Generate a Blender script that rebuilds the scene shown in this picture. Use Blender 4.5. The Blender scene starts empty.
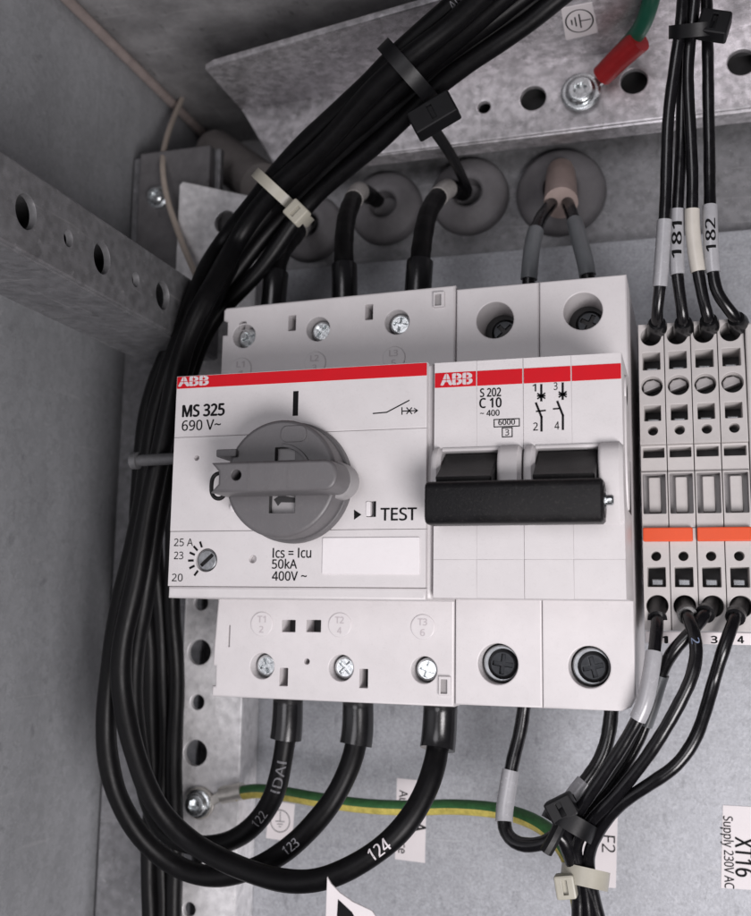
import bpy, bmesh, math, random
from mathutils import Vector, Matrix
from mathutils.geometry import delaunay_2d_cdt
random.seed(4)
SC = bpy.context.scene
COL = SC.collection
U = 0.001                                   # every length below is in millimetres

# ------------------------------------------------------------------ camera
CX, CY, CZ = 46.631, -189.084, -25.634
RM = Matrix(((0.9569, -0.2891, 0.0295), (0.2902, 0.9455, -0.148), (0.0149, 0.1502, 0.9886)))
FPX = 1041.2                                # focal length in photograph pixels (751 x 916)
cam = bpy.data.cameras.new('camera')
co = bpy.data.objects.new('camera', cam)
COL.objects.link(co)
r_, f_, u_ = RM.col[0], RM.col[1], RM.col[2]
m = Matrix((r_, u_, -f_)).transposed().to_4x4()
m.translation = Vector((CX, CY, CZ)) * U
co.matrix_world = m
cam.sensor_fit = 'VERTICAL'
cam.sensor_height = 36
cam.lens = FPX * 36 / 916
cam.clip_start = 0.004
cam.clip_end = 10
cam.dof.use_dof = True
cam.dof.focus_distance = 0.205
cam.dof.aperture_fstop = 23
SC.camera = co

# ------------------------------------------------------------------ light
w = bpy.data.worlds.new('World')
SC.world = w
w.use_nodes = True
bg = w.node_tree.nodes['Background']
bg.inputs[0].default_value = (0.95, 0.92, 1.0, 1)
bg.inputs[1].default_value = 0.045


def lamp(name, loc, aim, size, power, col):
    l = bpy.data.lights.new(name, 'AREA')
    l.shape = 'DISK'
    l.size = size * U
    l.energy = power
    l.color = col
    o = bpy.data.objects.new(name, l)
    COL.objects.link(o)
    o.location = Vector(loc) * U
    d = Vector(aim) - Vector(loc)
    o.rotation_euler = d.to_track_quat('-Z', 'Y').to_euler()
    return o


lamp('work_light', (190, -280, -195), (0, 20, -35), 200, 1.7, (1.0, 0.96, 0.975))
lamp('room_light', (-160, -1500, 100), (0, 0, 0), 800, 5.6, (0.98, 0.955, 1.0))
SC.view_settings.view_transform = 'Standard'
SC.view_settings.look = 'None'
SC.view_settings.gamma = 1
SC.view_settings.exposure = 0


# ------------------------------------------------------------------ measuring
def at(px, py, Y):
    """point where the sight line of a photograph pixel meets the depth plane Y (mm)"""
    d = RM @ Vector(((px - 375.5) / FPX, 1, (458 - py) / FPX))
    t = (Y - CY) / d.y
    return Vector((CX, CY, CZ)) + d * t


def px_of(P):
    q = RM.transposed() @ (Vector(P) - Vector((CX, CY, CZ)))
    return 375.5 + FPX * q.x / q.y, 458 - FPX * q.z / q.y


def pl(px, py, Y):
    v = at(px, py, Y)
    return (v.x, v.z)


# ------------------------------------------------------------------ materials
MATS = {}


def nd(nt, t, **k):
    n = nt.nodes.new(t)
    for a, b in k.items():
        setattr(n, a, b)
    return n


def mat(name, col, rough=0.45, metal=0.0, dust=0.0, scratch=0.0, var=0.12, scale=260, bump=0.0, bscale=1500, spec=0.5, spots=0.0, trans=0.0,
        col2=None, spangle=False, streak=None, coat=0.0, rvar=0.1):
    M = bpy.data.materials.new(name)
    M.use_nodes = True
    nt = M.node_tree
    P = nt.nodes['Principled BSDF']
    L = nt.links.new
    tc = nd(nt, 'ShaderNodeTexCoord')
    no = nd(nt, 'ShaderNodeTexNoise')
    no.inputs['Scale'].default_value = scale
    no.inputs['Detail'].default_value = 6
    no.inputs['Roughness'].default_value = 0.62
    mp = nd(nt, 'ShaderNodeMapping')
    if streak:
        mp.inputs['Scale'].default_value = streak
    L(tc.outputs['Object'], mp.inputs['Vector'])
    L(mp.outputs[0], no.inputs['Vector'])
    rp = nd(nt, 'ShaderNodeValToRGB')
    rp.color_ramp.elements[0].position = 0.32
    rp.color_ramp.elements[1].position = 0.68
    c2 = col2 or tuple(c * (1 - var) for c in col)
    rp.color_ramp.elements[0].color = (*c2, 1)
    rp.color_ramp.elements[1].color = (*[min(1, c * (1 + var * .5)) for c in col], 1)
    L(no.outputs['Fac'], rp.inputs['Fac'])
    out = rp.outputs['Color']
    if spangle:
        vo = nd(nt, 'ShaderNodeTexVoronoi')
        vo.inputs['Scale'].default_value = 800
        n3 = nd(nt, 'ShaderNodeTexNoise')
        n3.inputs['Scale'].default_value = 300
        mx0 = nd(nt, 'ShaderNodeMix', data_type='VECTOR')
        mx0.inputs[0].default_value = 0.004
        L(tc.outputs['Object'], mx0.inputs[4])
        L(n3.outputs['Color'], mx0.inputs[5])
        L(mx0.outputs[1], vo.inputs['Vector'])
        sp = nd(nt, 'ShaderNodeSeparateColor')
        L(vo.outputs['Color'], sp.inputs[0])
        mr = nd(nt, 'ShaderNodeMapRange')
        mr.inputs[3].default_value = 0.62 if spangle is True else 1 - spangle
        mr.inputs[4].default_value = 1.25 if spangle is True else 1 + spangle * .6
        L(sp.outputs[0], mr.inputs[0])
        mu = nd(nt, 'ShaderNodeMix', data_type='RGBA', blend_type='MULTIPLY')
        mu.inputs[0].default_value = 1
        L(out, mu.inputs[6])
        cb = nd(nt, 'ShaderNodeCombineColor')
        for i in range(3):
            L(mr.outputs[0], cb.inputs[i])
        L(cb.outputs[0], mu.inputs[7])
        out = mu.outputs[2]
    if spots:
        n2 = nd(nt, 'ShaderNodeTexNoise')
        n2.inputs['Scale'].default_value = 420
        n2.inputs['Detail'].default_value = 3
        m2 = nd(nt, 'ShaderNodeMapping')
        m2.inputs['Scale'].default_value = (1, .45, .45)
        m2.inputs['Rotation'].default_value = (.5, .3, .2)
        L(tc.outputs['Object'], m2.inputs['Vector'])
        L(m2.outputs[0], n2.inputs['Vector'])
        r2 = nd(nt, 'ShaderNodeValToRGB')
        r2.color_ramp.elements[0].position = 0.27
        r2.color_ramp.elements[1].position = 0.36
        r2.color_ramp.elements[0].color = (1 - spots, 1 - spots, 1 - spots, 1)
        r2.color_ramp.elements[1].color = (1, 1, 1, 1)
        L(n2.outputs['Fac'], r2.inputs['Fac'])
        mu = nd(nt, 'ShaderNodeMix', data_type='RGBA', blend_type='MULTIPLY')
        mu.inputs[0].default_value = 1
        L(out, mu.inputs[6])
        L(r2.outputs[0], mu.inputs[7])
        out = mu.outputs[2]
    if scratch:
        for rot, sc_ in (((.6, .5, .4), (1, .05, 1)), ((-.5, .9, 1.1), (.06, 1, 1)), ((1.0, -.4, .2), (1, 1, .05))):
            ms = nd(nt, 'ShaderNodeMapping')
            ms.inputs['Rotation'].default_value = rot
            ms.inputs['Scale'].default_value = sc_
            ns = nd(nt, 'ShaderNodeTexNoise')
            ns.inputs['Scale'].default_value = 620
            ns.inputs['Detail'].default_value = 2
            L(tc.outputs['Object'], ms.inputs['Vector'])
            L(ms.outputs[0], ns.inputs['Vector'])
            rs = nd(nt, 'ShaderNodeValToRGB')
            rs.color_ramp.elements[0].position, rs.color_ramp.elements[1].position = .68, .74
            L(ns.outputs['Fac'], rs.inputs['Fac'])
            mm = nd(nt, 'ShaderNodeMath', operation='MULTIPLY')
            L(rs.outputs['Color'], mm.inputs[0])
            mm.inputs[1].default_value = scratch
            mx = nd(nt, 'ShaderNodeMix', data_type='RGBA')
            L(mm.outputs[0], mx.inputs[0])
            L(out, mx.inputs[6])
            mx.inputs[7].default_value = (.12, .115, .11, 1) if rot[0] > .8 else (.80, .79, .78, 1)
            out = mx.outputs[2]
    if dust:
        # smears and dull patches: a large soft noise broken up by a fine one
        na, nb_ = nd(nt, 'ShaderNodeTexNoise'), nd(nt, 'ShaderNodeTexNoise')
        na.inputs['Scale'].default_value = 55
        na.inputs['Detail'].default_value = 8
        nb_.inputs['Scale'].default_value = 1900
        nb_.inputs['Detail'].default_value = 2
        L(tc.outputs['Object'], na.inputs['Vector'])
        L(tc.outputs['Object'], nb_.inputs['Vector'])
        ra, rb = nd(nt, 'ShaderNodeValToRGB'), nd(nt, 'ShaderNodeValToRGB')
        ra.color_ramp.elements[0].position, ra.color_ramp.elements[1].position = .42, .72
        rb.color_ramp.elements[0].position, rb.color_ramp.elements[1].position = .58, .72
        L(na.outputs['Fac'], ra.inputs['Fac'])
        L(nb_.outputs['Fac'], rb.inputs['Fac'])
        m1 = nd(nt, 'ShaderNodeMath', operation='MULTIPLY_ADD')
        L(rb.outputs['Color'], m1.inputs[0])
        m1.inputs[1].default_value = .55
        m0 = nd(nt, 'ShaderNodeMath', operation='MULTIPLY')
        L(ra.outputs['Color'], m0.inputs[0])
        m0.inputs[1].default_value = .45
        L(m0.outputs[0], m1.inputs[2])
        m2 = nd(nt, 'ShaderNodeMath', operation='MULTIPLY')
        L(m1.outputs[0], m2.inputs[0])
        m2.inputs[1].default_value = dust
        mx = nd(nt, 'ShaderNodeMix', data_type='RGBA')
        L(m2.outputs[0], mx.inputs[0])
        L(out, mx.inputs[6])
        mx.inputs[7].default_value = (.30, .275, .25, 1)
        out = mx.outputs[2]
    L(out, P.inputs['Base Color'])
    rr = nd(nt, 'ShaderNodeMapRange')
    rr.inputs[3].default_value = max(.03, rough - rvar)
    rr.inputs[4].default_value = min(1, rough + rvar)
    L(no.outputs['Fac'], rr.inputs[0])
    L(rr.outputs[0], P.inputs['Roughness'])
    P.inputs['Metallic'].default_value = metal
    P.inputs['Specular IOR Level'].default_value = spec
    P.inputs['Transmission Weight'].default_value = trans
    P.inputs['Coat Weight'].default_value = coat
    if bump:
        nb = nd(nt, 'ShaderNodeTexNoise')
        nb.inputs['Scale'].default_value = bscale
        nb.inputs['Detail'].default_value = 4
        L(tc.outputs['Object'], nb.inputs['Vector'])
        b = nd(nt, 'ShaderNodeBump')
        b.inputs['Strength'].default_value = bump
        b.inputs['Distance'].default_value = 0.0002
        L(nb.outputs['Fac'], b.inputs['Height'])
        L(b.outputs[0], P.inputs['Normal'])
    MATS[name] = M
    return M


WHITE = mat('white_plastic', (0.64, 0.615, 0.62), .42, var=.06, scale=120, bump=.10, bscale=2600, dust=0.13)
WHITE2 = mat('bright_white_plastic', (0.76, 0.73, 0.74), .35, var=.03, bump=.05, dust=0.06)
BEIGE = mat('beige_polyamide', (0.50, 0.475, 0.465), .5, var=.08, scale=200, bump=.1, bscale=2400, dust=0.16)
DIM = mat('grey_polyamide', (0.30, 0.285, 0.285), .45, var=.1, bump=.1)
RED = mat('red_stripe', (0.56, 0.006, 0.014), .55, var=.05, spec=.18)
INK = mat('black_ink', (0.006, 0.006, 0.007), .7, var=.1, spec=.15)
WINK = mat('white_ink', (0.62, 0.58, 0.60), .5, var=.1)
GINK = mat('faded_ink', (0.13, 0.13, 0.14), .6, var=.3, scale=900)
EMB = mat('moulded_mark', (0.47, 0.43, 0.445), .5, var=.08)
KNOB = mat('grey_knob_plastic', (0.115, 0.11, 0.115), .42, var=.08, bump=.12, bscale=2200, dust=0.12)
KNOB2 = mat('pale_grey_plastic', (0.30, 0.29, 0.295), .4, var=.08, bump=.08)
BLACK = mat('black_toggle_plastic', (0.008, 0.0078, 0.0088), .42, var=.2, bump=.18, bscale=2600, spec=.2, dust=0.07)
PVC = mat('black_cable_sheath', (0.003, 0.0029, 0.0035), .42, var=.3, scale=500, bump=.12, bscale=900, spec=.19, dust=0.012)
PVC2 = mat('black_wire_insulation', (0.0045, 0.0043, 0.0055), .25, var=.3, scale=600, bump=.08, bscale=900, spec=.55, dust=0.012)
BOOT = mat('black_boot_rubber', (0.007, 0.007, 0.008), .24, var=.2, bump=.06, spec=.6, dust=0.012)
TIEB = mat('black_tie_nylon', (0.005, 0.005, 0.006), .45, var=.2, bump=.1, spec=.3)
TIEW = mat('natural_tie_nylon', (0.46, 0.44, 0.37), .35, var=.08, trans=.12)
SLEEVE = mat('clear_marker_sleeve', (0.42, 0.42, 0.44), .25, var=.1, scale=700, spec=.6, trans=.12)
SLEEVEC = mat('cream_marker_sleeve', (0.55, 0.52, 0.47), .35, var=.08)
SLEEVEG = mat('grey_marker_sleeve', (0.16, 0.17, 0.18), .35, var=.12)
HEAT = mat('pink_heat_sleeve', (0.36, 0.28, 0.255), .5, var=.15)
GREEN = mat('green_insulation', (0.03, 0.12, 0.035), .45, var=.3, scale=700)
GREEND = mat('dark_green_insulation', (0.01, 0.10, 0.06), .4, var=.12)
YELLOW = mat('yellow_insulation', (0.55, 0.46, 0.11), .45, var=.3, scale=700)
REDP = mat('red_lug_sleeve', (0.30, 0.010, 0.012), .45, var=.15, scale=500)
ORANGE = mat('orange_bridge', (0.70, 0.09, 0.03), .4, var=.06, bump=.08, spec=.22)
TINNED = mat('tinned_copper', (0.74, 0.71, 0.66), .34, .6, var=.15, scale=600, bump=.1)
STEEL = mat('zinc_screw', (0.70, 0.73, 0.74), .27, 1.0, var=.2, scale=700, bump=.12)
CLAMP = mat('zinc_clamp', (0.30, 0.31, 0.32), .38, .9, var=.3, scale=700, bump=.1)
STEELD = mat('dark_screw', (0.04, 0.042, 0.045), .4, 1.0, var=.3, scale=700, bump=.1)
DARK = mat('recess_dark', (0.03, 0.029, 0.03), .6, var=.2)  # near-black for hole floors and the sheets added to blacken rail holes
GALV = mat('galvanised_rail', (0.62, 0.60, 0.62), .40, .7, var=.20, scale=500, bump=.12, bscale=700, spangle=True, spots=.18, scratch=0.16)
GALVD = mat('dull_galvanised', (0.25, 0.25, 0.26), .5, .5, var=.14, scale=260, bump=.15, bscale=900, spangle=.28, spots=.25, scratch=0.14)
PLATE = mat('galvanised_plate', (0.385, 0.395, 0.42), .55, .35, var=.2, scale=1300, bump=.25, bscale=1400, spangle=.12, spots=.22, scratch=0.08)
WALLM = mat('side_wall_sheet', (0.43, 0.44, 0.46), .5, .35, var=.15, scale=38, bump=.2, bscale=1100, spangle=.12, spots=.2, streak=(1, 1, .5), scratch=0.14)
CEIL = mat('ceiling_sheet', (0.30, 0.295, 0.30), .6, .2, var=.3, scale=90, bump=.2, bscale=900, spangle=.1, spots=.4, scratch=0.12)
LIP = mat('sealant_lip', (0.30, 0.25, 0.235), .6, var=.2, scale=200)
RUBBER = mat('grey_rubber', (0.145, 0.14, 0.148), .6, var=.25, scale=150, bump=.15, dust=0.2)
GALVB = mat('bright_galvanised', (0.84, 0.83, 0.84), .40, .35, var=.14, scale=500, bump=.1, bscale=900, spangle=.22, spots=.12, scratch=0.12)
PAPER = mat('white_label_paper', (0.70, 0.66, 0.67), .5, var=.04, scale=200)
WIREB = mat('beige_wire_insulation', (0.42, 0.36, 0.31), .5, var=.1)


# ------------------------------------------------------------------ polygons
def rrect(x0, z0, x1, z1, r=0.3, n=4):
    x0, x1 = min(x0, x1), max(x0, x1)
    z0, z1 = min(z0, z1), max(z0, z1)
    r = min(r, (x1 - x0) / 2.02, (z1 - z0) / 2.02)
    if r <= 0.001:
        return [(x0, z0), (x1, z0), (x1, z1), (x0, z1)]
    o = []
    for cx, cz, a0 in ((x1 - r, z0 + r, -90), (x1 - r, z1 - r, 0), (x0 + r, z1 - r, 90), (x0 + r, z0 + r, 180)):
        for k in range(n + 1):
            a = math.radians(a0 + 90 * k / n)
            o.append((cx + r * math.cos(a), cz + r * math.sin(a)))
    return o


def circ(x, z, r, n=28, rz=None, a0=0):
    return [(x + r * math.cos(a0 + 2 * math.pi * k / n), z + (rz or r) * math.sin(a0 + 2 * math.pi * k / n)) for k in range(n)]


def plus(x, z, r, w, a=0):
    p = [(w, -r), (w, -w), (r, -w), (r, w), (w, w), (w, r), (-w, r), (-w, w), (-r, w), (-r, -w), (-w, -w), (-w, -r)]
    c, s = math.cos(a), math.sin(a)
    return [(x + c * u - s * v, z + s * u + c * v) for u, v in p]


def star(x, z, r, a=0):
    return [(x + rr * math.cos(a + math.pi * k / 12), z + rr * math.sin(a + math.pi * k / 12)) for k in range(24)
            for rr in [r * (0.86 + .14 * math.cos(6 * math.pi * k / 12))]]


def ccw(p):
    s = sum(p[i][0] * p[(i + 1) % len(p)][1] - p[(i + 1) % len(p)][0] * p[i][1] for i in range(len(p)))
    return list(p) if s > 0 else list(p)[::-1]


def inset(p, d):
    """offset outline; corners too tight for the offset collapse to a point"""
    if abs(d) < 1e-9:
        return list(p)
    n = len(p)
    E = []
    for i in range(n):
        a, b = Vector(p[i]), Vector(p[(i + 1) % n])
        E.append((b - a).normalized() if (b - a).length > 1e-7 else None)
    for i in range(n):
        if E[i] is None:
            E[i] = E[i - 1] or Vector((1, 0))
    o = []
    for i in range(n):
        n1, n2 = Vector((-E[i - 1].y, E[i - 1].x)), Vector((-E[i].y, E[i].x))
        o.append(Vector(p[i]) + (n1 + n2) * (d / max(.3, 1 + n1.dot(n2))))
    bad = [(o[(i + 1) % n] - o[i]).dot(E[i]) < 0 for i in range(n)]
    if any(bad) and not all(bad):
        s0 = bad.index(False)
        i = s0
        while i < s0 + n:
            if bad[i % n]:
                j = i
                while bad[j % n]:
                    j += 1
                ea, eb = E[(i - 1) % n], E[j % n]
                A, B = o[i % n], o[j % n]
                cr = ea.x * eb.y - ea.y * eb.x
                q = (A + B) / 2
                if abs(cr) > .05:
                    q = A + ea * (((B - A).x * eb.y - (B - A).y * eb.x) / cr)
                for k in range(i, j + 1):
                    o[k % n] = q.copy()
                i = j
            i += 1
    return [(v.x, v.y) for v in o]


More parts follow.
